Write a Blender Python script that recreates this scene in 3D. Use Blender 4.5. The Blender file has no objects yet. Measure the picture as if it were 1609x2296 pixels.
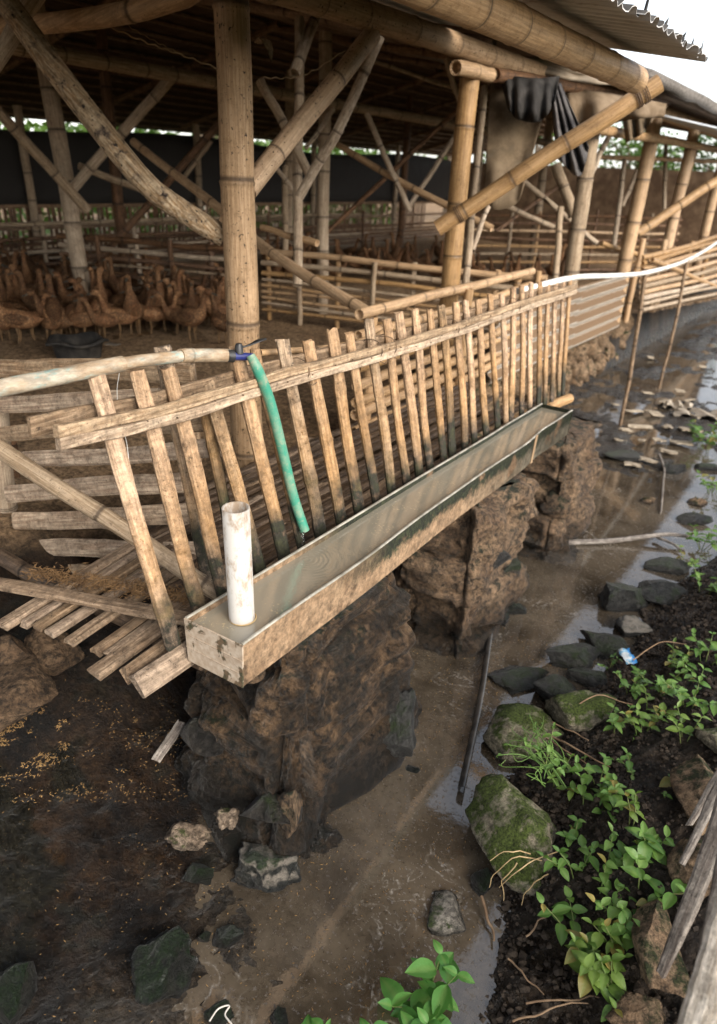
import bpy, bmesh, math, random
import numpy as np
from mathutils import Vector, Matrix, noise as mnoise
R = math.radians
rng = random.Random(7)
scn = bpy.context.scene
col = scn.collection

# ------------------------------------------------------------------ camera, sky, sun, exposure
W_, H_, F_ = 1609.0, 2296.0, 1531.0           # survey units of the photograph, 24 mm lens
PITCH, ROLL, YAW, CAMZ = R(26.6), R(2.9), R(34.6), 1.9
fw = Vector((-math.sin(YAW)*math.cos(PITCH), math.cos(YAW)*math.cos(PITCH), -math.sin(PITCH)))
r0 = fw.cross(Vector((0, 0, 1))).normalized(); u0 = r0.cross(fw)
rt = r0*math.cos(ROLL) + u0*math.sin(ROLL); up = rt.cross(fw)
CAM = Vector((0, 0, CAMZ))
cd = bpy.data.cameras.new('camera'); cam = bpy.data.objects.new('camera', cd); col.objects.link(cam)
cam.matrix_world = Matrix(((rt.x, up.x, -fw.x, 0), (rt.y, up.y, -fw.y, 0), (rt.z, up.z, -fw.z, CAMZ), (0, 0, 0, 1)))
cd.sensor_fit = 'VERTICAL'; cd.sensor_height = 36; cd.sensor_width = 36; cd.lens = 24.0
cd.clip_start = 0.02; cd.clip_end = 600
cd.dof.use_dof = True; cd.dof.focus_distance = 1.9; cd.dof.aperture_fstop = 2.6
scn.camera = cam

SUN_EL, SUN_AZ = R(29), R(106)                # azimuth clockwise from +Y
world = bpy.data.worlds.new('World'); scn.world = world; world.use_nodes = True
wt = world.node_tree; wt.nodes.clear()
sky = wt.nodes.new('ShaderNodeTexSky'); sky.sky_type = 'NISHITA'; sky.sun_disc = False
sky.sun_elevation = SUN_EL; sky.sun_rotation = SUN_AZ; sky.dust_density = 1.2; sky.air_density = 1.0; sky.ozone_density = 1
hs = wt.nodes.new('ShaderNodeHueSaturation'); hs.inputs['Saturation'].default_value = 0.35
bg = wt.nodes.new('ShaderNodeBackground'); bg.inputs['Strength'].default_value = 0.12
wo = wt.nodes.new('ShaderNodeOutputWorld')
wt.links.new(sky.outputs[0], hs.inputs['Color']); wt.links.new(hs.outputs[0], bg.inputs[0]); wt.links.new(bg.outputs[0], wo.inputs[0])
sd = bpy.data.lights.new('sun', 'SUN'); sd.energy = 1.5; sd.angle = R(42); sd.color = (1, .92, .80)
so = bpy.data.objects.new('sun', sd); col.objects.link(so)
sdir = Vector((math.sin(SUN_AZ)*math.cos(SUN_EL), math.cos(SUN_AZ)*math.cos(SUN_EL), math.sin(SUN_EL)))
so.rotation_euler = sdir.to_track_quat('Z', 'Y').to_euler(); so.location = (4, -3, 6)
vs = scn.view_settings; vs.view_transform = 'Standard'; vs.look = 'None'; vs.gamma = 1; vs.exposure = 1.6
vs.use_curve_mapping = False
scn.cycles.use_denoising = True
scn.cycles.max_bounces = 6; scn.cycles.diffuse_bounces = 4; scn.cycles.glossy_bounces = 3
scn.cycles.transmission_bounces = 3; scn.cycles.transparent_max_bounces = 6
scn.cycles.caustics_reflective = False; scn.cycles.caustics_refractive = False
scn.cycles.sample_clamp_indirect = 6

# ------------------------------------------------------------------ helpers
def at(px, py, X=None, Y=None, z=None, t=None):
    """a point of the place: the sight line through a spot of the photograph, met with a real plane"""
    d = fw + rt*((px-W_/2)/F_) - up*((py-H_/2)/F_)
    if X is not None: k = X/d.x
    elif Y is not None: k = Y/d.y
    elif z is not None: k = (z-CAMZ)/d.z
    else: k = t
    return CAM + d*k
def dep(p): return (Vector(p)-CAM).dot(fw)
def px2m(n, p): return n/F_*dep(p)

WM = {}
def link(o, parent=None, mw=None):
    col.objects.link(o)
    mw = mw or Matrix.Identity(4)
    o.matrix_world = mw
    if parent is not None:
        o.parent = parent; o.matrix_parent_inverse = WM[parent.name].inverted()
    WM[o.name] = mw.copy()
    return o
def tag(o, label, cat, group=None, kind=None):
    if label: o['label'] = label
    if cat: o['category'] = cat
    if group: o['group'] = group
    if kind: o['kind'] = kind
    return o
def thing(name, label, cat, loc=(0, 0, 0), group=None):
    o = bpy.data.objects.new(name, None); o.empty_display_size = .05
    link(o, None, Matrix.Translation(Vector(loc)))
    return tag(o, label, cat, group)
def mesh(name, v, f, m, smooth=True, attrs=None):
    me = bpy.data.meshes.new(name)
    me.from_pydata([tuple(q) for q in v], [], f)
    if m: me.materials.append(m)
    if smooth: me.polygons.foreach_set('use_smooth', [True]*len(me.polygons))
    if attrs:
        for k, vals in attrs.items():
            a = me.attributes.new(k, 'FLOAT', 'POINT'); a.data.foreach_set('value', vals)
    me.update(); return me
def obj(name, v, f, m, parent=None, mw=None, smooth=True, attrs=None):
    return link(bpy.data.objects.new(name, mesh(name, v, f, m, smooth, attrs)), parent, mw)
def inst(name, me, parent=None, mw=None):
    return link(bpy.data.objects.new(name, me), parent, mw)

class MB:                                     # collects geometry for one mesh
    def __init__(s): s.v = []; s.f = []; s.a = []
    def add(s, v, f, a=None):
        n = len(s.v); s.v += list(v); s.f += [tuple(i+n for i in q) for q in f]
        s.a += list(a) if a is not None else [0.0]*len(v)
    def build(s, name, m, parent=None, mw=None, smooth=True):
        return obj(name, s.v, s.f, m, parent, mw, smooth, {'node': s.a})
    def box(s, c, d, rot=None):
        c = Vector(c); v = []
        for x in (-1, 1):
            for y in (-1, 1):
                for z in (-1, 1):
                    q = Vector((x*d[0]/2, y*d[1]/2, z*d[2]/2))
                    v.append(c + (rot @ q if rot else q))
        s.add(v, [(0, 1, 3, 2), (4, 6, 7, 5), (0, 4, 5, 1), (2, 3, 7, 6), (0, 2, 6, 4), (1, 5, 7, 3)])

def spline(P, n):                             # Catmull-Rom
    P = [Vector(p) for p in P]
    if len(P) == 2: return [P[0].lerp(P[1], i/(n-1)) for i in range(n)]
    Q = [P[0]*2-P[1]] + P + [P[-1]*2-P[-2]]
    out = []; m = len(P)-1
    for i in range(n):
        u = i/(n-1)*m; k = min(int(u), m-1); t = u-k
        a, b, c, d = Q[k:k+4]
        out.append(.5*((2*b)+(c-a)*t+(2*a-5*b+4*c-d)*t*t+(3*b-a-3*c+d)*t*t*t))
    return out
def sweep(path, radii, n=12, cap=True, sec=None, hollow=0.0, upv=None):
    """tube (or section sec = list of (a,b) unit offsets) along a path"""
    path = [Vector(p) for p in path]; v = []; f = []
    T = [(path[min(i+1, len(path)-1)]-path[max(i-1, 0)]).normalized() for i in range(len(path))]
    ref = Vector(upv) if upv else (Vector((1, 0, 0)) if abs(T[0].x) < .8 else Vector((0, 1, 0)))
    sec = sec or [(math.cos(2*math.pi*k/n), math.sin(2*math.pi*k/n)) for k in range(n)]
    n = len(sec)
    for i, p in enumerate(path):
        a = ref - T[i]*ref.dot(T[i]); a.normalize(); b = T[i].cross(a); ref = a if not upv else ref
        r = radii[i] if hasattr(radii, '__len__') else radii
        ra, rb = r if hasattr(r, '__len__') else (r, r)
        for (x, y) in sec: v.append(p + a*(x*ra) + b*(y*rb))
    for i in range(len(path)-1):
        for k in range(n):
            k2 = (k+1) % n
            f.append((i*n+k, i*n+k2, (i+1)*n+k2, (i+1)*n+k))
    if cap:
        for e, i in ((0, 0), (1, len(path)-1)):
            base = len(v); ring = [v[i*n+k].copy() for k in range(n)]
            if hollow > 0:
                c = path[i]; s = T[i]*(1 if e == 0 else -1)
                v += ring; v += [c+(q-c)*hollow for q in ring]; v += [c+(q-c)*hollow*.95 + s*hollow*(q-c).length*1.0 for q in ring]
                for k in range(n):
                    k2 = (k+1) % n
                    for o_ in (0, n):
                        q = (base+o_+k, base+o_+k2, base+o_+n+k2, base+o_+n+k)
                        f.append(q if e else q[::-1])
                q = tuple(base+2*n+k for k in range(n)); f.append(q if e else q[::-1])
            else:
                v += ring; q = tuple(range(base, base+n)); f.append(q if e else q[::-1])
    return v, f
def frame_z(p0, p1):
    d = Vector(p1)-Vector(p0)
    return Matrix.Translation(Vector(p0)) @ d.to_track_quat('Z', 'Y').to_matrix().to_4x4(), d.length
def pole(name, pts, r, m, parent=None, r2=None, node=.32, wob=.004, n=14, hollow=.72, swell=1.07, seed=None):
    """a bamboo culm through world points: node ridges, slight wander, open cut ends; local Z runs along it"""
    q = random.Random(seed if seed is not None else rng.random())
    r2 = r if r2 is None else r2
    M, L = frame_z(pts[0], pts[-1]); Mi = M.inverted()
    lp = [Mi @ Vector(p) for p in pts]
    zs = [(i/10, 0) for i in range(11)]
    if node:
        z = q.uniform(.1, node)
        while z < L-.03:
            for dz, k in ((-.014, 0), (-.005, .45), (0, 1), (.005, -.55), (.010, -.56), (.018, 0)):
                zs.append(((z+dz*max(1, r/.05))/L, k))
            z += node*q.uniform(.8, 1.2)
    zs = sorted(zz for zz in zs if 0 <= zz[0] <= 1)
    zs = [zz for i, zz in enumerate(zs) if i == 0 or zz[0]-zs[i-1][0] > 1e-4 or zz[1]]
    dense = spline(lp, 61); ph = [q.uniform(0, 6) for _ in range(4)]
    path, rad, att = [], [], []
    for u, k in zs:
        i = min(int(u*60), 59); p = dense[i].lerp(dense[i+1], u*60-i)
        e = min(1, u*6, (1-u)*6)
        p = p + Vector((math.sin(u*7+ph[0])*wob+math.sin(u*17+ph[1])*wob*.4, math.sin(u*6+ph[2])*wob+math.sin(u*15+ph[3])*wob*.4, 0))*e
        rr = r+(r2-r)*u
        path.append(p); rad.append(rr*(1+(swell-1)*k if k > 0 else 1+.02*k)); att.append(1.0 if k < -.5 else (.35 if k > 0 else 0))
    v, f = sweep(path, rad, n, True, None, hollow)
    a = [att[i//n] for i in range(len(path)*n)] + [0]*(len(v)-len(path)*n)
    return obj(name, v, f, m, parent, M, True, {'node': a})
def slat(name, pts, w, th, m, parent=None, face=(1, 0, 0), seed=None, nodes=2, rag=.15, taper=1.0):
    """a split-bamboo slat: rounded outer face, knots, uneven edges; local Z runs along it"""
    q = random.Random(seed if seed is not None else rng.random())
    M, L = frame_z(pts[0], pts[-1]); Mi = M.inverted(); Rm = Mi.to_3x3()
    lp = [Mi @ Vector(p) for p in pts]; fc = Rm @ Vector(face)
    N = 26; path = spline(lp, N); kn = [q.uniform(.12, .9) for _ in range(nodes)]
    rad = []; att = []; w1 = q.uniform(0, 6); w2 = q.uniform(0, 6)
    for i in range(N):
        u = i/(N-1)
        s = 1+.05*math.sin(u*9+w1)*rag*4+.04*math.sin(u*23+w2)*rag*4
        k = max([math.exp(-((u-c)*L/.012)**2) for c in kn] or [0])
        tp = 1+(taper-1)*u
        rad.append((th/2*(1+.25*k+.1*math.sin(u*13+w2)), w/2*s*tp*(1+.12*k))); att.append(.5*k)
        path[i] = path[i] + Vector((math.sin(u*5+w2), math.cos(u*6+w1), 0))*.004*min(1, L)*min(1, u*5, (1-u)*5)
    sec = [(-1, -.92), (-.7, -1), (.35, -1), (.85, -.7), (1, 0), (.85, .7), (.35, 1), (-.7, 1), (-1, .92)]
    v, f = sweep(path, rad, 0, True, sec, 0, upv=fc)
    n = len(sec)
    # ragged cut ends
    for k in range(n):
        for base, sg in ((0, -1), ((N-1)*n, 1)):
            dz = q.uniform(-.006, .006); v[base+k] = v[base+k]+Vector((0, 0, dz))
    for k in range(n): v[N*n+k] = v[k].copy(); v[N*n+n+k] = v[(N-1)*n+k].copy()
    a = [att[i//n] for i in range(N*n)]+[0]*(len(v)-N*n)
    o = obj(name, v, f, m, parent, M, False, {'node': a})
    return o

# ------------------------------------------------------------------ node materials
class NT:
    def __init__(s, name):
        s.m = bpy.data.materials.new(name); s.m.use_nodes = True; s.t = s.m.node_tree; s.t.nodes.clear()
        s.out = s.t.nodes.new('ShaderNodeOutputMaterial'); s.b = s.t.nodes.new('ShaderNodeBsdfPrincipled')
        s.t.links.new(s.b.outputs[0], s.out.inputs[0]); s._c = None
    def n(s, typ, **kw):
        nd = s.t.nodes.new('ShaderNode'+typ)
        for k, v in kw.items():
            if k.startswith('_'): setattr(nd, k[1:], v)
            else: s.set(nd.inputs[k.replace('__', ' ')], v)
        return nd
    def set(s, inp, v):
        if isinstance(v, bpy.types.NodeSocket): s.t.links.new(v, inp)
        elif isinstance(v, bpy.types.Node): s.t.links.new(v.outputs[0], inp)
        elif hasattr(v, '__len__') and len(v) == 3 and inp.type == 'RGBA': inp.default_value = (*v, 1)
        else: inp.default_value = v
    def coord(s, kind='Object', scale=(1, 1, 1), rnd=True):
        c = s.n('TexCoord').outputs[kind]
        if rnd:
            ri = s.n('ObjectInfo').outputs['Random']
            cx = s.n('CombineXYZ'); m1 = s.n('Math', _operation='MULTIPLY'); s.set(m1.inputs[0], ri); m1.inputs[1].default_value = 37.0
            for i in range(3): s.set(cx.inputs[i], m1)
            ad = s.n('VectorMath', _operation='ADD'); s.set(ad.inputs[0], c); s.set(ad.inputs[1], cx); c = ad.outputs[0]
        mp = s.n('Mapping'); s.set(mp.inputs[0], c); mp.inputs['Scale'].default_value = scale
        return mp.outputs[0]
    def noise(s, vec, scale, detail=4, rough=.55, dist=0):
        x = s.n('TexNoise', Scale=scale, Detail=detail, Roughness=rough, Distortion=dist); s.set(x.inputs['Vector'], vec); return x.outputs[0]
    def ramp(s, fac, a, b, ca=0.0, cb=1.0):
        x = s.n('MapRange', From__Min=a, From__Max=b, To__Min=ca, To__Max=cb); s.set(x.inputs[0], fac); return x.outputs[0]
    def mix(s, fac, a, b, mode='MIX'):
        x = s.n('MixRGB', _blend_type=mode); s.set(x.inputs[0], fac); s.set(x.inputs[1], a); s.set(x.inputs[2], b); return x.outputs[0]
    def math(s, op, a, b=0.0, clamp=False):
        x = s.n('Math', _operation=op, _use_clamp=clamp); s.set(x.inputs[0], a); s.set(x.inputs[1], b); return x.outputs[0]
    def bump(s, h, strength=.3, dist=.01):
        x = s.n('Bump', Strength=strength, Distance=dist); s.set(x.inputs['Height'], h); s.set(s.b.inputs['Normal'], x.outputs[0]); return x
    def grit(s, c, k, amt=.7, scale=55, lo=.35, hi=1.55):
        g = s.noise(c, scale, 6, .78); g2 = s.noise(c, scale*.33, 4, .7)
        x = s.ramp(s.math('ADD', s.math('MULTIPLY', g, .65), s.math('MULTIPLY', g2, .35)), .42, .58, lo, hi)
        cc = s.n('CombineXYZ'); [s.set(cc.inputs[i], x) for i in range(3)]
        return s.mix(amt, k, cc.outputs[0], 'MULTIPLY'), g
    def fin(s, color, rough=.7, spec=.3, metal=0.0):
        s.set(s.b.inputs['Base Color'], color); s.set(s.b.inputs['Roughness'], rough)
        s.set(s.b.inputs['Specular IOR Level'], spec); s.set(s.b.inputs['Metallic'], metal); return s.m

def m_bamboo(name, base, light, dark, stain=.5, speck=.5, dust=.4, rough=.6, mould=None, spec=.35, spk=110, raw=1.0):
    t = NT(name)
    c = t.coord('Object'); cs = t.coord('Object', (1, 1, .05))
    fib = t.noise(cs, 120, 5, .65); bl = t.noise(c, 5, 5, .6); bl2 = t.noise(c, 18, 7, .72); sp = t.noise(c, spk, 3, .6); gr = t.noise(c, 230, 2, .5)
    k = t.mix(t.ramp(fib, .42, .6), [x*.86 for x in base], [min(1, x*1.08) for x in light])
    k = t.mix(t.math('MULTIPLY', t.ramp(bl, .48, .68), dust), k, [x*.85 for x in light])
    k = t.mix(t.math('MULTIPLY', t.ramp(bl2, .52, .66), stain), k, dark)
    k = t.mix(t.math('MULTIPLY', t.ramp(t.math('ADD', sp, t.math('MULTIPLY', bl2, .25)), .74, .80), speck), k, [x*.35 for x in dark])
    ri = t.n('ObjectInfo').outputs['Random']
    k = t.mix(.55, k, t.mix(t.ramp(ri, 0, 1), [x*.72 for x in base], [min(1, x*1.2) for x in light]), 'MIX') if False else k
    hsv = t.n('HueSaturation'); t.set(hsv.inputs['Color'], k); t.set(hsv.inputs['Value'], t.ramp(ri, 0, 1, .82, 1.14)); t.set(hsv.inputs['Saturation'], t.ramp(ri, 1, 0, .85, 1.1)); k = hsv.outputs[0]
    nd = t.n('Attribute', _attribute_name='node').outputs['Fac']
    k = t.mix(t.math('MULTIPLY', nd, .85), k, [x*.4 for x in dark])
    if mould:                                  # black algae that has crept up a wet lower end (local z from the foot)
        sep = t.n('SeparateXYZ'); t.set(sep.inputs[0], t.n('TexCoord').outputs['Object'])
        mz = t.math('ADD', sep.outputs[2], t.math('MULTIPLY', t.math('SUBTRACT', bl, .5), .45))
        mz = t.math('ADD', mz, t.ramp(ri, 0, 1, -.06, .05))
        mk = t.ramp(mz, mould, mould*.45, 0, 1)
        k = t.mix(t.math('MULTIPLY', mk, t.ramp(bl2, .3, .5, .55, 1)), k, t.mix(t.ramp(bl2, .45, .62), (.010, .009, .007), (.034, .034, .014)))
        og = t.ramp(mz, mould*2.0, mould*1.0, 0, 1)
        k = t.mix(t.math('MULTIPLY', t.math('SUBTRACT', og, mk, True), .45), k, (.36, .19, .06))
    k, gr = t.grit(c, k, .6*raw, 62, .5, 1.4)
    k = t.mix(.5*raw, k, t.mix(t.ramp(t.noise(cs, 55, 4, .7), .38, .62), (.55, .53, .5), (1.28, 1.28, 1.28)), 'MULTIPLY')
    t.bump(t.math('ADD', t.math('MULTIPLY', fib, .6), t.math('ADD', t.math('MULTIPLY', bl2, .9), t.math('MULTIPLY', gr, .7))), .8*(.35+.65*raw), .008)
    return t.fin(k, t.ramp(bl2, .3, .7, rough-.1, rough+.15), spec)

BASE, LIGHT, DARK = (.36, .235, .135), (.50, .36, .225), (.12, .072, .04)
M_post = m_bamboo('bamboo_post', (.40, .262, .152), (.47, .325, .205), (.15, .09, .05), .4, 1, .5, raw=.3, spk=75)
M_bam = m_bamboo('bamboo_culm', (.40, .24, .115), (.48, .305, .158), (.15, .085, .04), .4, .4, .4, .45, raw=.25)
M_bamgrey = m_bamboo('bamboo_weathered', (.33, .235, .15), (.44, .34, .24), (.13, .085, .055), .45, .5, .6, .65, raw=.45)
M_old = m_bamboo('bamboo_old_brown', (.12, .06, .03), (.19, .10, .05), (.04, .022, .012), .5, .4, .2)
M_dusty = m_bamboo('bamboo_crusted', (.30, .19, .10), (.44, .34, .23), (.075, .055, .045), .95, 1, .8, .9, spk=42)
M_slat = m_bamboo('slat_wood', (.36, .22, .118), (.48, .318, .19), (.13, .078, .044), .7, .6, .5, .65, mould=.25)
M_slatd = m_bamboo('slat_wood_stained', (.27, .175, .10), (.38, .27, .17), (.06, .042, .03), .9, 1, .3, .7, mould=.33)
M_rail = m_bamboo('rail_wood', (.33, .22, .13), (.46, .335, .22), (.15, .095, .055), .65, .5, .5, .65)
M_split = m_bamboo('split_bamboo_rail', (.31, .20, .12), (.43, .315, .21), (.12, .075, .045), .6, .5, .7, .6)
M_deck = m_bamboo('deck_slat_wood', (.20, .13, .078), (.31, .22, .145), (.075, .047, .028), .7, .7, .5, .75)
M_deckwet = m_bamboo('deck_slat_muddy', (.075, .045, .026), (.13, .085, .052), (.025, .016, .010), .8, .5, .3, .5)
M_batten = m_bamboo('batten_wood', (.20, .12, .07), (.30, .195, .12), (.07, .042, .028), .5, .3, .2)
M_greywood = m_bamboo('grey_driftwood', (.15, .12, .10), (.27, .235, .20), (.055, .042, .034), .6, .5, .4, .8)
M_stake = m_bamboo('stake_wood', (.20, .125, .07), (.34, .235, .15), (.07, .045, .03), .6, .4, .3)

def m_simple(name, a, b, scale=30, rough=.7, bump=.2, spec=.3, metal=0, dist=.005, lo=.4, hi=.65):
    t = NT(name); c = t.coord('Object'); n1 = t.noise(c, scale, 5, .6); n2 = t.noise(c, scale*5, 3)
    t.bump(t.math('ADD', n1, t.math('MULTIPLY', n2, .4)), bump, dist)
    return t.fin(t.mix(t.ramp(n1, lo, hi), a, b), rough, spec, metal)
def m_rock(name, a, b, dark, moss=0.0, mosscol=(.05, .075, .012), wet=0.0, rough=.85, pale=0.0, palecol=(.4, .32, .24), waterline=True, black=0, wl=.018):
    t = NT(name); c = t.coord('Object')
    n1 = t.noise(c, 7, 6, .65); n2 = t.noise(c, 32, 6, .7); n3 = t.noise(c, 130, 3)
    k = t.mix(t.ramp(n1, .38, .62), a, b); k = t.mix(t.ramp(n2, .50, .62), k, dark); k, gt = t.grit(c, k, .85, 48, .3, 1.75)
    if black: k = t.mix(t.math('MULTIPLY', t.ramp(t.math('ADD', t.noise(c, 5.5, 6, .72), t.math('MULTIPLY', n2, .25)), .60, .70), black), k, t.mix(t.ramp(n3, .4, .6), (.010, .009, .008), (.035, .028, .02)))
    nz = t.n('SeparateXYZ'); t.set(nz.inputs[0], t.n('NewGeometry').outputs['Normal'])
    if pale:
        k = t.mix(t.math('MULTIPLY', t.ramp(t.math('ADD', t.math('MULTIPLY', nz.outputs[2], .5), n1), .80, .90), pale), k, t.mix(t.ramp(n2, .4, .65), palecol, [x*.6 for x in palecol]))
    if moss:
        mk = t.ramp(t.math('ADD', t.math('MULTIPLY', nz.outputs[2], .22), t.math('ADD', n1, t.math('MULTIPLY', n2, .5))), .98-.3*moss, 1.1-.3*moss)
        k = t.mix(mk, k, t.mix(t.ramp(n3, .35, .65), [x*.5 for x in mosscol], [x*1.6 for x in mosscol]))
    rr = rough; wl_ = wl
    if waterline:                              # the foot of a stone that stands in the wet is soaked dark
        ps = t.n('SeparateXYZ'); t.set(ps.inputs[0], t.n('NewGeometry').outputs['Position'])
        wl = t.ramp(t.math('ADD', ps.outputs[2], t.math('MULTIPLY', t.math('SUBTRACT', n1, .4), -wl_*2.5)), wl_, wl_*.3)
        k = t.mix(t.math('MULTIPLY', wl, .8), k, (.012, .011, .009)); rr = t.ramp(wl, 0, 1, rough, .25)
    t.bump(t.math('ADD', t.math('MULTIPLY', n1, .5), t.math('ADD', n2, t.math('ADD', gt, t.math('MULTIPLY', n3, .3)))), 1.0, .035)
    return t.fin(k, rr, .3+.3*wet)
M_rtan = m_rock('stone_tan', (.20, .125, .07), (.32, .22, .135), (.085, .055, .032), .25, (.03, .035, .010))
M_rdark = m_rock('stone_dark_wet', (.022, .021, .019), (.05, .048, .042), (.010, .010, .009), .25, (.02, .03, .008), 1, .38)
M_rblack = m_rock('stone_black_moss', (.010, .010, .008), (.026, .024, .017), (.005, .005, .004), .55, (.008, .016, .004), 1, .3)
M_rmoss = m_rock('stone_grey_mossy', (.22, .185, .125), (.42, .36, .26), (.10, .09, .06), .55, (.07, .095, .018), pale=.7, palecol=(.42, .38, .27))
M_rpale = m_rock('stone_crumbly_pale', (.24, .17, .115), (.38, .29, .21), (.10, .07, .045), .1, waterline=True)
M_rcap = m_rock('stone_dark_pale_top', (.018, .018, .015), (.035, .034, .027), (.008, .009, .007), .1, (.015, .028, .006), 1, .4, 1.0, (.30, .26, .21))
M_mortar = m_rock('pillar_mortar', (.13, .078, .043), (.25, .163, .095), (.055, .036, .022), .15, (.018, .020, .008), .4, .65, black=.25, wl=.16)
M_mortarw = m_rock('pillar_mortar_wet', (.038, .024, .014), (.15, .092, .05), (.012, .010, .008), .12, (.014, .017, .007), .8, .30, black=.8, wl=.22)
M_stone1 = m_rock('pillar_stone_brown', (.10, .06, .034), (.20, .13, .075), (.03, .022, .015), .25, (.02, .025, .009), .3, .6, black=.5)
M_stone2 = m_rock('pillar_stone_black', (.024, .021, .018), (.06, .050, .038), (.010, .009, .008), .4, (.018, .026, .008), 1, .35)
M_conc = m_simple('broken_sheet', (.33, .27, .20), (.50, .43, .34), 22, .9, .3)
M_gravel = m_simple('pale_shard', (.24, .19, .135), (.42, .35, .26), 25, .85, .3)

# ------------------------------------------------------------------ numpy value noise
_rs = np.random.RandomState(3); _tab = _rs.rand(256, 256)
def vnoise(x, y):
    xi = np.floor(x).astype(int); yi = np.floor(y).astype(int); fx = x-xi; fy = y-yi
    fx = fx*fx*(3-2*fx); fy = fy*fy*(3-2*fy); g = lambda a, b: _tab[a % 256, b % 256]
    return (g(xi, yi)*(1-fx)+g(xi+1, yi)*fx)*(1-fy)+(g(xi, yi+1)*(1-fx)+g(xi+1, yi+1)*fx)*fy
def fbm(x, y, s, o=4, gain=.5):
    r = 0; a = 1; tot = 0
    for i in range(o): r = r+a*vnoise(x*s+17.3*i, y*s+9.1*i); tot += a; a *= gain; s *= 2.03
    return r/tot-.5
def sst(a, b, x): t = np.clip((x-a)/(b-a), 0, 1); return t*t*(3-2*t)
# ------------------------------------------------------------------ ground
def edge_right(Y): return np.interp(Y, [0, .99, 1.23, 1.34, 1.45, 1.77, 2.12, 2.45, 2.82, 3.15, 3.53, 4.1, 6, 12], [-.2, -.26, -.31, -.38, -.48, -.58, -.62, -.53, -.50, -.54, -.42, -.28, -.25, -.2])
def ground_h(X, Y):
    n1 = fbm(X, Y, 3, 4); n2 = fbm(X, Y, 14, 4); n3 = fbm(X+5, Y, 55, 3)
    h = -.018 + n1*.05 + n2*.016
    h = h + .036*sst(1.7, .5, Y)*sst(-.3, -1.0, X)
    # deeper pool in mid channel
    h = h - .03*np.exp(-((X+.72)/.22)**2-((Y-2.2)/.9)**2) - .03*np.exp(-((X+.45)/.3)**2-((Y-3.1)/.5)**2) - .012*np.exp(-((X+.75)/.2)**2-((Y-1.3)/.4)**2)
    h = h + .05*np.exp(-((X+.95)/.16)**2-((Y-3.42)/.2)**2)          # silt bank
    for (x_, y_) in ((-.65, 2.5), (-.62, 2.75), (-.62, 2.95), (-.68, 3.2), (-.66, 3.45), (-.57, 3.7), (-.42, 4.05)): h = h - .06*np.exp(-((X-x_)**2+(Y-y_)**2)/.15**2)
    h = h + .03*sst(4.3, 6.0, Y)*(.6+n1*3+n2*1.5)
    # right bank
    e = edge_right(Y)
    k = sst(e-.02, e+.75, X); h = h + k*.27 + sst(e-.02, e+.10, X)*(.035+n2*.05+n3*.03)
    h = h + sst(.3, 4, X)*.25
    # left slope and shed floor
    toe = np.interp(Y, [0, .9, 1.3, 3.6, 4.2], [-1.22, -1.22, -1.36, -1.42, -2.12]); top = np.interp(Y, [0, 1.0, 1.6, 3.6, 4.2], [-2.6, -2.5, -2.0, -1.85, -2.32])
    t = np.clip((toe-X)/(toe-top), 0, 1); ks = t*t*(3-2*t)*.55+t*.45
    h = h*(1-ks) + ks*(.645-.075*sst(2.6, 1.6, Y)*sst(-2.9, -2.2, X)+n1*.04*sst(1.2, 2.2, Y)+n2*.015) + ks*(1-ks)*(n1*.3+n2*.12)*2
    h = h + n3*.008*(1-.5*ks)
    return h
def axis(lo, f0, f1, hi, step, g2=1.18):
    a = list(np.arange(f0, f1, step)); s = step; x = a[0]; L = []
    while x > lo: s *= 1.18; x -= s; L.append(x)
    s = step; x = a[-1]; U = []
    while x < hi: s *= g2; x += s; U.append(x)
    return np.array(L[::-1]+a+U)
xs = axis(-90, -2.3, .75, 90, .0105); ys = axis(-60, .1, 4.2, 260, .0125, 1.022)
GX, GY = np.meshgrid(xs, ys); GH = ground_h(GX, GY)
nx, ny = len(xs), len(ys)
gv = np.stack([GX.ravel(), GY.ravel(), GH.ravel()], 1)
ii = (np.arange(ny-1)[:, None]*nx+np.arange(nx-1)[None, :]).ravel()
gf = np.stack([ii, ii+1, ii+nx+1, ii+nx], 1)
gm = bpy.data.meshes.new('ground')
gm.vertices.add(len(gv)); gm.vertices.foreach_set('co', gv.ravel())
gm.loops.add(gf.size); gm.loops.foreach_set('vertex_index', gf.ravel().astype(np.int32))
gm.polygons.add(len(gf)); gm.polygons.foreach_set('loop_start', np.arange(0, gf.size, 4, dtype=np.int32)); gm.polygons.foreach_set('loop_total', np.full(len(gf), 4, dtype=np.int32))
gm.polygons.foreach_set('use_smooth', [True]*len(gf)); gm.update(calc_edges=True)
# soil kinds: pale trodden earth in the shed, brown earth slope, silt in the channel, black loam on the bank
def lerp3(a, b, k): return a*(1-k[..., None])+b*k[..., None]
n1 = fbm(GX, GY, 2.2, 4); n2 = fbm(GX+3, GY, 9, 4)
silt = lerp3(np.array([.033, .025, .0175])+0*GX[..., None], np.array([.076, .058, .041]), np.clip(n1*2.5+.5, 0, 1))
loam = lerp3(np.array([.028, .020, .0135])+0*GX[..., None], np.array([.060, .043, .030]), np.clip(n2*2.5+.4, 0, 1))
slope = lerp3(np.array([.006, .0042, .003])+0*GX[..., None], np.array([.042, .022, .010]), np.clip(n2*2.2+.45, 0, 1))
floor = lerp3(np.array([.26, .165, .092])+0*GX[..., None], np.array([.37, .25, .148]), np.clip(n1*2+.5, 0, 1))
C = silt
C = lerp3(C, loam, sst(edge_right(GY)-.06, edge_right(GY)+.05, GX+n2*.12))
toe = np.interp(GY, [0, .9, 1.3, 3.6, 4.2], [-1.0, -1.05, -1.25, -1.38, -2.12])
C = lerp3(C, slope, sst(toe+.16, toe-.22, GX+n2*.5+n1*.2))
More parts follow.
